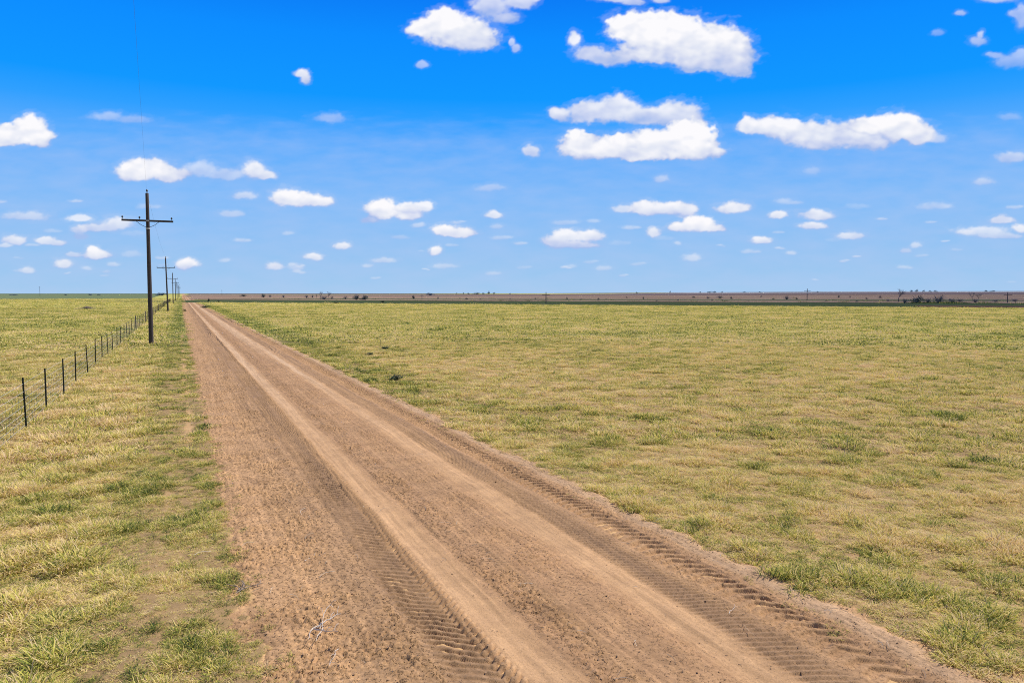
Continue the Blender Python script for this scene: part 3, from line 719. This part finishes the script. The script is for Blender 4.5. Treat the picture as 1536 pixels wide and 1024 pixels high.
def bare(seed, h, trunk_h, spread, rad, depth=5, lean=0.0):
    """returns (trunk MB, crown MB): limbs and fine twigs of a leafless tree"""
    rg = random.Random(seed); T = MB(); Cn = MB()
    top = Vector((lean * trunk_h, 0, trunk_h))
    T.tube([(0, 0, -0.2), top * 0.5 + Vector((0.04 * h, 0, 0)), top], [rad, rad * .8, rad * .65], 7)
    def grow(p, d, l, r, k):
        q = p + d * l; mid = (p + q) / 2 + Vector((rg.uniform(-1, 1), rg.uniform(-1, 1), rg.uniform(-1, 1))) * l * 0.08
        Cn.tube([p, mid, q], [r, r * .8, r * .6], 4 if k < depth else 5, False)
        if k == 0: return
        for _ in range(rg.choice((2, 3, 3)) if k > 1 else 3):
            a = rg.uniform(0, 6.28); t = rg.uniform(0.25, 0.75) * spread
            nd = (d + Vector((math.cos(a) * t, math.sin(a) * t, rg.uniform(-0.1, 0.35)))).normalized()
            grow(q if rg.random() < .7 else mid, nd, l * rg.uniform(0.6, 0.85), r * 0.62, k - 1)
    for _ in range(4):
        a = rg.uniform(0, 6.28); d = Vector((math.cos(a) * .55 * spread + lean * .4, math.sin(a) * .55 * spread, 1)).normalized()
        grow(top, d, (h - trunk_h) * 0.32, rad * .55, depth)
    return T, Cn

# unit meshes, scaled per plant
SH = {m_.name: [leaf_clump(100 + i, 1.0, 1.0, 650, 0.05, 6 + i % 4).mesh('foliage', m_) for i in range(4)] for m_ in (M_leafd, M_leafb, M_leafp)}
ST = stems(9, 1.0, 1.0, 9, 0.02).mesh('stems', M_bark)
BT = [bare(31 + i, 1.0, 0.28, 1.0 + 0.2 * i, 0.030, 4, (0.0, 0.25, -0.1)[i]) for i in range(3)]
BT = [(t.mesh('trunk', M_bark), c.mesh('crown', M_twigc)) for t, c in BT]
WH = []
for i in range(2):
    m = leaf_clump(70 + i, 1.1, 1.0, 1100, 0.022, 9); q = stems(60 + i, 0.9, 0.9, 40, 0.010); n0 = len(m.v); m.v += q.v; m.f += [tuple(a + n0 for a in f) for f in q.f]
    WH.append(m.mesh('shrub', M_twigc))

def where(px, base_y=None, dist=None, lift=0.0):
    r = ray(px, base_y if base_y else 440); hl = math.hypot(r[0], r[1])
    if dist is None: t = CAM_H / -r[2]
    else: t = dist / hl
    x, y = r[0] * t, r[1] * t
    if dist is None:
        for _ in range(6):
            z = zg(x, y); t = (CAM_H - z) / -r[2]; x, y = r[0] * t, r[1] * t
    return x, y, math.hypot(x, y)
def place(kind, px, w_px, h_px, base_y=None, dist=None, label='', cat_='shrub', group=None, mat='hazy_leaves', v=0, rz=None):
    x, y, d = where(px, base_y, dist)
    dep = x * math.sin(YAW) + y * math.cos(YAW); k = dep / FPX
    W, H = w_px * k, h_px * k; z = zg(x, y)
    rz = random.uniform(0, 6.28) if rz is None else rz
    if kind == 'bush':
        o = empty('shrub', (x, y, z - 0.02 * H), rz); o.scale = (W * 1.05, W * 1.05, H * 1.1)
        link('foliage', SH[mat][v % 4], o); link('stems', ST, o)
    elif kind == 'tiny':
        o = link('shrub', SH[mat][v % 4]); o.location = (x, y, z - 0.02 * H); o.scale = (W * 1.05, W * 1.05, H * 1.1); o.rotation_euler = (0, 0, rz)
    elif kind == 'brush':
        o = link('bare_shrub', WH[v % 2]); o.location = (x, y, z); o.scale = (W, W, H * 1.1); o.rotation_euler = (0, 0, rz)
    elif kind == 'tree':
        o = empty('bare_tree', (x, y, z), rz); o.scale = (W * 1.1, W * 1.1, H)
        link('trunk', BT[v % 3][0], o); link('crown', BT[v % 3][1], o)
    elif kind == 'pole':
        o = empty('utility_pole', (x, y, z), rz); HH = h_px * k
        MB().lathe([(0.16, -0.5), (0.15, 0), (0.11, HH)], seg=8).build('shaft', M_bark, o)
        MB().box((0, -0.2, HH - 0.9), (2.4, 0.1, 0.12)).build('crossarm', M_bark, o)
        rz = 0
        o.rotation_euler = (0, 0, R(-40))
    tag(o, label, cat_, group); return o

G1 = 'small shrubs dotted over the far brown field'
LB1 = 'small dark winter shrub dotting the far brown field'
G2 = 'tiny trees on the horizon line'
LB2 = 'tiny dark tree silhouette standing on the horizon'
G3 = 'thin bare trees far behind the green strip'
# the ones big enough to tell apart
place('tree', 1346, 22, 22, 453, label='tall dark bare tree with a leaning limb standing above the brown field at right', cat_='tree', v=1, rz=R(-30))
place('bush', 1375, 24, 14, 455, label='broad round blue-grey bush just right of the tall dark bare tree', mat='hazy_leaves', v=0)
place('brush', 1408, 30, 15, 455, label='wide hazy leafless thicket right of the round blue-grey bush', cat_='shrub', v=0)
place('tree', 1458, 12, 13, 450, label='left one of two bare trees close together at far right', cat_='tree', v=0)
place('tree', 1468, 11, 12, 450, label='right one of two bare trees close together at far right', cat_='tree', v=2)
place('brush', 1440, 20, 6, 453, label='low bare brush between the thicket and the pair of bare trees', cat_='shrub', v=1)
place('brush', 1493, 16, 5, 453, label='low bare brush beside the thin pole at far right', cat_='shrub', v=0)
place('brush', 1522, 18, 6, 453, label='low bare brush at the right edge of the picture', cat_='shrub', v=1)
place('pole', 1511, 3, 16, 454, label='thin distant utility pole rising from the brush at far right', cat_='utility pole')
place('pole', 1210.5, 3, 18, 451, label='thin distant utility pole rising above the horizon right of centre', cat_='utility pole')
place('pole', 819, 3, 17, 455, label='thin distant utility pole standing at the edge of the green strip near the middle', cat_='utility pole')
place('pole', 60, 3, 15, 444.5, label='thin faint pole on the horizon at far left beyond the pasture', cat_='utility pole')
place('pole', 333, 3, 9, 443.6, label='hazy distant utility pole on the horizon just right of the road', cat_='utility pole')
place('pole', 633, 3, 8, 449, label='short thin pole in the brown field left of centre', cat_='utility pole')
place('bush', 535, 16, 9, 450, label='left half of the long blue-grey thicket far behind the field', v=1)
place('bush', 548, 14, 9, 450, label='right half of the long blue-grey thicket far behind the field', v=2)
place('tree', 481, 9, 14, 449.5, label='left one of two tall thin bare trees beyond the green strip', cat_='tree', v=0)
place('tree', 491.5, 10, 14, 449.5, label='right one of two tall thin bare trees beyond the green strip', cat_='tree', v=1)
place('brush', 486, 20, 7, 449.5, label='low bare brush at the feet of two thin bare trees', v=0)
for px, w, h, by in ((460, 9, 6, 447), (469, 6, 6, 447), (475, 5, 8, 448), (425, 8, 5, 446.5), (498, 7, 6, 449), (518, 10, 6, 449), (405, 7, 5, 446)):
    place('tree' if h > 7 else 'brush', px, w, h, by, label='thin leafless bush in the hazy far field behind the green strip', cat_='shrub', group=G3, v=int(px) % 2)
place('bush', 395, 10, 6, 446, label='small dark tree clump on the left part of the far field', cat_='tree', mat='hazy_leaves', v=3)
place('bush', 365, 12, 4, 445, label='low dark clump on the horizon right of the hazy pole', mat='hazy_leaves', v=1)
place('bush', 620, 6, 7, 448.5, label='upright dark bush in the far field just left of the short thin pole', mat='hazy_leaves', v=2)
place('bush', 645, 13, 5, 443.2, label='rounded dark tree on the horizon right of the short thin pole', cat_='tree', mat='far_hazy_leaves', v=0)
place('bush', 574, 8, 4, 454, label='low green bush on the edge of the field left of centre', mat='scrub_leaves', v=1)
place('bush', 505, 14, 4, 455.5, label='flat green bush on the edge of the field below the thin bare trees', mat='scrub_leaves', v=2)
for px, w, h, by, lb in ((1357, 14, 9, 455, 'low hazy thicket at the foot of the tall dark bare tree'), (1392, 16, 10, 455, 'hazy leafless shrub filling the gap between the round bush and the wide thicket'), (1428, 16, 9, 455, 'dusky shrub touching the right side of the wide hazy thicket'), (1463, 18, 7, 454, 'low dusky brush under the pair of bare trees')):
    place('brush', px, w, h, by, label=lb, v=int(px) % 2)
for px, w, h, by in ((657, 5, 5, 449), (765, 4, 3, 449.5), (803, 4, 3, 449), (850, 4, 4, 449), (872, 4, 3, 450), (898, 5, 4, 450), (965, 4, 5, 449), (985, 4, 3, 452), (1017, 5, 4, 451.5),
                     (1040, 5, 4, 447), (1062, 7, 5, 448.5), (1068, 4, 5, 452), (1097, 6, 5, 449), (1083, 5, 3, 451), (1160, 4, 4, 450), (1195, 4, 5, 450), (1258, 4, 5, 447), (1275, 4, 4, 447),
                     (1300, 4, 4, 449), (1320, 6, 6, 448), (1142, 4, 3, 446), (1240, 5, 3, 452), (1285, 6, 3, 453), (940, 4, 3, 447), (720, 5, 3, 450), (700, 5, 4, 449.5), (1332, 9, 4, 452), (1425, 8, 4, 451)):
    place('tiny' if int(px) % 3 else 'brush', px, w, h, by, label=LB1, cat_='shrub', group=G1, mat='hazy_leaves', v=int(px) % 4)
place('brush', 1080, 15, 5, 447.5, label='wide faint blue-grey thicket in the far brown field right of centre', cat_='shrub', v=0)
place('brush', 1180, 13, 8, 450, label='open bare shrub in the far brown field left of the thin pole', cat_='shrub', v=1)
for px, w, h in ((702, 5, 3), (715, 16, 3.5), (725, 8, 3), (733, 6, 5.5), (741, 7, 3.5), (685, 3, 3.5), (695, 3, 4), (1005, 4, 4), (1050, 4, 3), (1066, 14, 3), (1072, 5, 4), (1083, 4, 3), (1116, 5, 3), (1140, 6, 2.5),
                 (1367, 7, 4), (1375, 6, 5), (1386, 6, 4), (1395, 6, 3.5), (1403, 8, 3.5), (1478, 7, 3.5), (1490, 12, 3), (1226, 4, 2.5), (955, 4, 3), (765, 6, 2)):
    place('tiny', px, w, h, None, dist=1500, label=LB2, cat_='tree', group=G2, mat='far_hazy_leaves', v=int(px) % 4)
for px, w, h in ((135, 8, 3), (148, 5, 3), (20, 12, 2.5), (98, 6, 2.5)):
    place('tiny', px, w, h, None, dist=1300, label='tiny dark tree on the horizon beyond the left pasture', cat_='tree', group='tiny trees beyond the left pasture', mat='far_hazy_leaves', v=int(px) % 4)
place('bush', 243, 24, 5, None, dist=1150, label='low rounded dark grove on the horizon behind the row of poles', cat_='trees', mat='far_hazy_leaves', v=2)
# near plants
place('bush', 308, 14, 6, 462, label='low green-brown bush on the right edge of the road far up it', mat='scrub_leaves', v=0)
place('bush', 313, 5, 6, 452.5, label='left one of two tiny dark bushes near the far end of the road', mat='scrub_leaves', v=1)
place('bush', 328, 6, 4, 453.5, label='right one of two tiny dark bushes near the far end of the road', mat='scrub_leaves', v=3)
place('bush', 276.5, 7, 4, 467, label='small dark weed on the left edge of the road beyond the second pole', mat='scrub_leaves', v=2)
place('bush', 596, 30, 9, 569, label='dark low weed clump in the grass right of the road', mat='scrub_leaves', v=2)
place('bush', 577, 24, 6, 524, label='dark green weed clump around the foot of the single tall weed stalk', mat='scrub_leaves', v=1)
place('bush', 555, 16, 4, 532, label='small grey-green weed clump left of and below the single weed stalk', mat='scrub_leaves', v=3)
x, y, d = where(570, 522); m = MB().tube([(0, 0, 0), (0.02, 0, 0.35), (-0.01, 0, 0.66)], [0.014, 0.011, 0.006], 5)
for k, (zz, s_) in enumerate(((0.3, 1), (0.45, -1), (0.56, 1))): m.tube([(0.01, 0, zz), (0.07 * s_, 0.02, zz + 0.10)], [0.006, 0.003], 4)
o = m.build('weed_stalk', M_root); o.location = (x, y, zg(x, y)); tag(o, 'single tall thin dry weed stalk standing in the field right of the road', 'weed')
# brush pile in the left pasture
x, y, d = where(130, 463.5); rg = random.Random(4); m = MB()
for i in range(70):
    a = rg.uniform(0, 3.14); px_, py_2 = rg.gauss(0, 0.75), rg.gauss(0, 0.35); l = rg.uniform(0.3, 0.9); zz = max(0.03, 0.42 * math.exp(-(px_ / 0.8) ** 2) * rg.random())
    m.tube([(px_ - math.cos(a) * l / 2, py_2 - math.sin(a) * l / 2, zz), (px_ + math.cos(a) * l / 2, py_2 + math.sin(a) * l / 2, zz + rg.uniform(-.02, .22))], [0.05, 0.025], 5)
o = m.build('brush_pile', M_root); o.location = (x, y, zg(x, y)); o.rotation_euler = (0, 0, -YAW * .5); tag(o, 'low dark pile of dead branches lying in the left pasture beyond the fence', 'brush pile')

# ------------------------------------------------------------------ sky backdrop
CL = [  # (opacity, brightness, softness, [(cx, cy, rx, ry)...]) in degrees-like photo units
 (1, 1, .35, [(690, 50, 58, 30), (650, 42, 38, 17), (625, 46, 16, 10), (664, 24, 30, 14), (715, 62, 32, 20)]),
 (.82, .62, .5, [(735, 10, 32, 26), (758, 28, 26, 12), (778, 4, 30, 13), (800, -4, 16, 10)]),
 (.6, .7, .5, [(768, 63, 6, 7), (774, 73, 8, 9)]), (.5, .6, .5, [(634, 98, 13, 7)]),
 (1, .86, .28, [(985, 52, 62, 34), (1040, 66, 60, 36), (1090, 78, 42, 40), (940, 42, 34, 24), (1003, 36, 34, 18), (1108, 98, 24, 24), (965, 84, 62, 16), (1060, 95, 55, 18)]),
 (.92, .6, .5, [(862, 60, 12, 15), (888, 82, 32, 14), (922, 90, 40, 12)]),
 (.8, .6, .5, [(925, -2, 34, 9), (950, 4, 20, 7), (991, 1, 16, 6)]),
 (.93, .55, .4, [(837, 173, 18, 11), (880, 170, 36, 20), (925, 164, 38, 24), (970, 176, 46, 16), (1018, 172, 38, 24), (1040, 182, 22, 14)]),
 (1, 1, .25, [(868, 216, 32, 22), (908, 226, 40, 18), (935, 214, 24, 18), (990, 216, 52, 26), (1038, 208, 38, 32), (1058, 228, 32, 16), (960, 232, 95, 12)]),
 (.85, .6, .55, [(797, 228, 18, 12)]),
 (.97, .74, .35, [(1122, 190, 18, 17), (1165, 192, 44, 17), (1212, 202, 54, 23), (1232, 214, 40, 17), (1272, 204, 38, 20), (1305, 211, 36, 20)]),
 (1, .95, .35, [(1305, 190, 34, 17), (1350, 193, 40, 28), (1375, 203, 34, 16)]), (.6, .6, .7, [(1400, 208, 30, 11)]),
 (1, .93, .3, [(12, 204, 32, 17), (45, 196, 30, 26), (62, 208, 22, 16), (0, 211, 40, 12)]),
 (.42, .5, .8, [(160, 175, 34, 11), (200, 180, 42, 9)]), (.42, .5, .8, [(495, 178, 32, 11)]),
 (1, .93, .35, [(205, 259, 38, 18), (222, 250, 34, 17), (252, 263, 36, 14)]), (.55, .6, .6, [(302, 254, 34, 16), (340, 263, 46, 11)]), (.92, .8, .5, [(380, 256, 20, 18), (398, 263, 20, 10)]),
 (1, .93, .4, [(430, 298, 26, 18), (457, 301, 34, 14), (484, 304, 22, 8)]),
 (1, .97, .35, [(572, 316, 30, 19), (612, 320, 28, 12)]), (.9, .7, .5, [(555, 330, 17, 8), (634, 310, 18, 10), (615, 312, 30, 11)]),
 (1, .9, .4, [(668, 346, 24, 11), (688, 350, 30, 10)]), (1, .9, .5, [(653, 376, 14, 9)]), (.9, .75, .6, [(514, 370, 16, 9)]), (.85, .75, .6, [(470, 386, 18, 8)]), (.85, .7, .6, [(412, 399, 18, 8)]), (.5, .7, .7, [(445, 402, 16, 6), (438, 397, 8, 5)]),
 (.5, .7, .7, [(575, 391, 26, 6)]), (.4, .7, .8, [(665, 400, 30, 6)]), (.4, .7, .8, [(552, 399, 12, 5)]), (.6, .7, .7, [(368, 294, 24, 9)]), (.5, .6, .7, [(348, 321, 24, 7)]),
 (.45, .5, .8, [(735, 283, 30, 9)]), (.85, .8, .5, [(740, 323, 16, 8)]), (.4, .6, .8, [(745, 340, 14, 6)]), (.5, .7, .7, [(628, 338, 17, 6)]), (.35, .7, .8, [(432, 350, 12, 5), (600, 356, 20, 5)]),
 (.92, .72, .4, [(832, 362, 22, 11), (850, 354, 28, 12), (885, 354, 24, 11), (862, 368, 44, 8)]), (.35, .7, .8, [(850, 334, 30, 6), (890, 332, 14, 5)]), (.5, .6, .7, [(993, 269, 14, 9)]),
 (.95, .85, .35, [(965, 313, 26, 13), (1000, 314, 36, 12), (1030, 315, 20, 12)]), (.7, .7, .6, [(935, 314, 20, 8)]),
 (1, .93, .35, [(1018, 341, 20, 8), (1046, 337, 30, 14), (1066, 343, 24, 8)]), (.9, .8, .5, [(980, 348, 15, 10)]), (.95, .85, .45, [(1100, 312, 30, 11)]), (.9, .8, .5, [(1168, 323, 18, 8)]),
 (.88, .7, .5, [(1225, 323, 30, 10)]), (.88, .75, .5, [(1220, 339, 28, 8)]), (.9, .8, .5, [(1142, 361, 22, 8)]), (.75, .75, .6, [(1275, 354, 28, 7)]), (.5, .7, .7, [(1186, 380, 12, 5)]), (.5, .7, .7, [(1038, 387, 20, 8)]),
 (.55, .7, .7, [(1357, 376, 12, 6), (1373, 368, 12, 7)]), (.5, .55, .7, [(1475, 273, 22, 8)]), (.65, .55, .6, [(1518, 237, 30, 11)]), (.85, .75, .5, [(1505, 330, 22, 9)]), (.65, .7, .6, [(1470, 347, 52, 9), (1500, 354, 48, 6)]), (.9, .8, .5, [(1530, 343, 16, 9)]),
 (.3, .5, .8, [(1218, 258, 18, 9)]), (.3, .5, .8, [(1515, 176, 26, 8)]), (.4, .7, .8, [(905, 403, 20, 6)]), (.3, .7, .8, [(857, 400, 12, 5)]), (.35, .7, .8, [(740, 410, 16, 5)]), (.4, .7, .8, [(1017, 365, 8, 5)]),
 (.6, .6, .6, [(40, 325, 44, 10)]), (.85, .8, .5, [(22, 361, 24, 10)]), (.6, .75, .6, [(8, 369, 14, 5)]), (.8, .78, .5, [(68, 361, 20, 8), (85, 365, 18, 5)]), (.85, .8, .5, [(95, 396, 18, 10)]), (.65, .75, .6, [(40, 406, 14, 7)]),
 (.97, .88, .45, [(146, 383, 26, 10), (140, 376, 12, 9)]), (.6, .7, .6, [(110, 382, 14, 6)]), (.8, .7, .5, [(178, 337, 30, 14), (145, 342, 40, 9)]), (.7, .65, .6, [(120, 345, 18, 9), (121, 355, 14, 7), (120, 327, 26, 7)]), (.3, .7, .8, [(198, 382, 22, 7)]),
 (.97, .85, .45, [(280, 397, 20, 11)]), (.45, .7, .7, [(170, 397, 13, 5)]), (.35, .7, .8, [(338, 391, 12, 5)]), (.35, .7, .8, [(130, 402, 12, 5), (160, 408, 10, 4)]),
 (.7, .55, .5, [(1495, -2, 34, 9)]), (.55, .55, .5, [(1440, 20, 11, 6)]), (.28, .5, .6, [(1407, 50, 13, 6)]), (.6, .55, .5, [(1467, 63, 17, 9), (1471, 53, 6, 9)]), (.6, .55, .5, [(1532, 28, 14, 24), (1520, 22, 12, 8)]), (.48, .5, .5, [(1516, 94, 28, 13), (1492, 84, 16, 6), (1532, 84, 18, 14)]),
 (.95, .6, .5, [(454, 111, 13, 8), (459, 120, 10, 10)]),
 (.8, .8, .5, [(-60, 260, 50, 18), (-120, 330, 40, 12), (-150, 180, 60, 25)]), (.8, .8, .5, [(1600, 290, 40, 12), (1680, 200, 60, 22), (1640, 370, 30, 9)]),
]
_rc = random.Random(77)
for _ in range(75):
    _y = _rc.uniform(300, 425); _k = 0.5 + (425 - _y) / 125; _x0 = _rc.uniform(-150, 1690); _w = _rc.uniform(7, 20) * _k
    CL.insert(0, (_rc.uniform(0.15, 0.5), 0.65, 0.85, [(_x0, _y, _w, _w * 0.32), (_x0 + _w * 0.7, _y + _rc.uniform(-2, 2), _w * 0.7, _w * 0.22)]))
da = np.concatenate([np.arange(-130, -39, 1.5), np.arange(-39, 39, 0.062), np.arange(39, 131, 1.5)])
de = np.concatenate([[-3, -1.5], np.arange(-0.4, 24.5, 0.058), np.arange(25, 47, 1.5)])
EL, AZ = np.meshgrid(np.radians(de), np.radians(da) + YAW, indexing='ij')
dx = np.cos(EL) * np.sin(AZ); dy = np.cos(EL) * np.cos(AZ); dz = np.sin(EL)
PXs, PYs = project(dx, dy, dz)
front = (dx * math.sin(YAW) + dy * math.cos(YAW)) > 0.25
tiny_n = fbm(PXs / 6.5, PYs / 4.0, 3, 255)
wsp = fbm(PXs / 22 + PYs / 40, PYs / 9, 4, 250)
alpha = np.zeros_like(PXs); lit = np.zeros_like(PXs)
w1 = fbm(PXs / 30, PYs / 24, 4, 200); w2 = fbm(PXs / 30, PYs / 24, 4, 210)
bl = 1 - 2.4 * np.abs(perlin(PXs / 24, PYs / 19, 220)); bl = 0.68 * bl + 0.32 * (1 - 2.4 * np.abs(perlin(PXs / 11, PYs / 9, 221)))
bl = bl * np.clip(0.5 + 0.9 * fbm(PXs / 60, PYs / 40, 2, 222) + 0.2, 0.1, 1.3)
fine_n = fbm(PXs / 9.0, PYs / 7.5, 3, 230, 0.45)
midn = fbm(PXs / 34, PYs / 22, 3, 240)
rel = fbm(PXs / 40 + 0.14, PYs / 26 + 0.26, 3, 245, 0.4) - fbm(PXs / 40, PYs / 26, 3, 245, 0.4)
for op, br, soft, lobes in CL:
    x0 = min(l[0] - l[2] for l in lobes) - 25; x1 = max(l[0] + l[2] for l in lobes) + 25
    y0 = min(l[1] - l[3] for l in lobes) - 25; y1 = max(l[1] + l[3] for l in lobes) + 25
    mk = front & (PXs > x0) & (PXs < x1) & (PYs > y0) & (PYs < y1)
    if not mk.any(): continue
    X = PXs[mk]; Y = PYs[mk]; H_ = np.mean([l[3] for l in lobes]); k = min(1.0, H_ / 20.0)
    X = X + 11 * k * w1[mk]; Y = Y + 8 * k * w2[mk]
    d = np.full(X.shape, -9.0); acc = np.zeros(X.shape)
    for cx, cy, rx_, ry_ in lobes:
        yy = (Y - cy); yy = np.where(yy > 0, yy / (ry_ * 0.80), yy / ry_)
        f = 1 - np.sqrt(((X - cx) / rx_) ** 2 + yy ** 2); acc += np.exp(6 * np.clip(f, -4, 1))
    d = np.log(acc) / 6
    d = d + (0.17 * bl[mk] + 0.13 * fine_n[mk]) * (0.7 + 0.3 * k) + (1 - k) * 0.26 * tiny_n[mk] + 0.04
    a = np.maximum(sstep(0.0, soft * 1.05, d), 0.13 * sstep(-0.22, 0.12, d + 0.35 * wsp[mk])) * op
    cyb = np.mean([l[1] for l in lobes])
    up = np.clip((cyb + 0.3 * H_ - PYs[mk]) / (1.6 * H_), -1, 1)
    l_ = 0.17 + 0.50 * br * sstep(-0.05, 0.6, d) + 0.12 * br + 0.42 * up + 0.42 * rel[mk] * k + 0.22 * midn[mk]
    A0 = alpha[mk]; L0 = lit[mk]
    lit[mk] = (L0 * A0 * (1 - a) + l_ * a) / np.maximum(A0 * (1 - a) + a, 1e-4)
    alpha[mk] = 1 - (1 - A0) * (1 - a)
# thin haze veils low in the sky
veil = (0.5 + 0.8 * fbm(PXs / 62, PYs / 19, 5, 260)) * sstep(165, 215, PYs + 25 * fbm(PXs / 60, PYs / 12, 4, 261)) * 0.26
veil = veil * front; RAD = 14000.0
sky = grid_object('sky', RAD * dx, RAD * dy, RAD * dz + CAM_H, (SKYM := new_mat('sky_backdrop'))[0],
                  {'cloud': ('FLOAT', alpha.ravel()), 'lit': ('FLOAT', lit.ravel()), 'veil': ('FLOAT', veil.ravel())}, smooth=True)
tag(sky, kind='structure')
m_, nt, out = SKYM; L = nt.links.new
ge = N(nt, 'ShaderNodeNewGeometry'); vm = N(nt, 'ShaderNodeVectorMath', operation='NORMALIZE'); L(ge.outputs['Position'], vm.inputs[0])
sx = N(nt, 'ShaderNodeSeparateXYZ'); L(vm.outputs[0], sx.inputs[0])
mr = N(nt, 'ShaderNodeMapRange'); mr.inputs['From Min'].default_value = 0.0; mr.inputs['From Max'].default_value = 0.42; L(sx.outputs['Z'], mr.inputs['Value'])
def lin(c): return tuple(((v / 255) / 12.92 if v / 255 <= 0.04045 else ((v / 255 + 0.055) / 1.055) ** 2.4) for v in c)
def zel(py): # photo row -> ramp position (at the middle of the frame)
    r = ray(768, py); return max(0, r[2] / math.sqrt(sum(c * c for c in r)) / 0.42)
sr = ramp(nt, [(0.0, lin((165, 203, 239))), (zel(400), lin((154, 198, 241))), (zel(300), lin((126, 186, 249))), (zel(230), lin((92, 173, 253))),
               (zel(185), lin((48, 160, 255))), (zel(150), lin((18, 152, 255))), (zel(60), lin((14, 141, 255))), (1.0, lin((10, 96, 236)))], mr.outputs[0])
ac = N(nt, 'ShaderNodeAttribute', attribute_name='cloud'); al = N(nt, 'ShaderNodeAttribute', attribute_name='lit'); av = N(nt, 'ShaderNodeAttribute', attribute_name='veil')
cr = ramp(nt, [(0.25, lin((168, 190, 236))), (0.5, lin((203, 212, 240))), (0.75, lin((230, 234, 246))), (1.0, lin((252, 251, 254)))], al.outputs['Fac'])
mv = N(nt, 'ShaderNodeMix', data_type='RGBA'); L(av.outputs['Fac'], mv.inputs[0]); L(sr.outputs[0], mv.inputs[6]); mv.inputs[7].default_value = (*lin((190, 205, 242)), 1)
mc = N(nt, 'ShaderNodeMix', data_type='RGBA'); L(ac.outputs['Fac'], mc.inputs[0]); L(mv.outputs[2], mc.inputs[6]); L(cr.outputs[0], mc.inputs[7])
em = N(nt, 'ShaderNodeEmission'); L(mc.outputs[2], em.inputs[0]); L(em.outputs[0], out.inputs[0])
m_.cycles.emission_sampling = 'NONE'

# ------------------------------------------------------------------ light and camera
SUN_EL = 54.0; SUN_AZ = math.degrees(YAW) + 90 - 32      # compass-like angle from +Y towards +X
w = bpy.data.worlds.new('World'); scene.world = w; w.use_nodes = True; nt = w.node_tree
bg = nt.nodes['Background']; st = nt.nodes.new('ShaderNodeTexSky'); st.sky_type = 'NISHITA'; st.sun_disc = False
st.sun_elevation = R(SUN_EL); st.sun_rotation = R(SUN_AZ); nt.links.new(st.outputs[0], bg.inputs[0]); bg.inputs[1].default_value = 0.10
sd = bpy.data.lights.new('sun', 'SUN'); sd.energy = 4.9; sd.angle = R(0.53); sd.color = (1.0, 0.955, 0.87)
so = bpy.data.objects.new('sun', sd); col.objects.link(so)
v = Vector((math.cos(R(SUN_EL)) * math.sin(R(SUN_AZ)), math.cos(R(SUN_EL)) * math.cos(R(SUN_AZ)), math.sin(R(SUN_EL))))
so.rotation_euler = v.to_track_quat('Z', 'Y').to_euler(); so.location = (0, 0, 50)
cd = bpy.data.cameras.new('camera'); cam = bpy.data.objects.new('camera', cd); col.objects.link(cam); scene.camera = cam
cd.sensor_fit = 'HORIZONTAL'; cd.sensor_width = 36; cd.lens = 36 * FPX / 1536; cd.clip_start = 0.1; cd.clip_end = 40000
cam.location = (0, 0, CAM_H); cam.rotation_euler = (R(90) - PITCH, 0, -YAW)
scene.view_settings.view_transform = 'Standard'; scene.view_settings.look = 'None'; scene.view_settings.exposure = 0; scene.view_settings.gamma = 1
scene.cycles.max_bounces = 6; scene.cycles.diffuse_bounces = 3; scene.cycles.transmission_bounces = 3

scene.cycles.filter_width = 1.0
scene.cycles.use_denoising = False
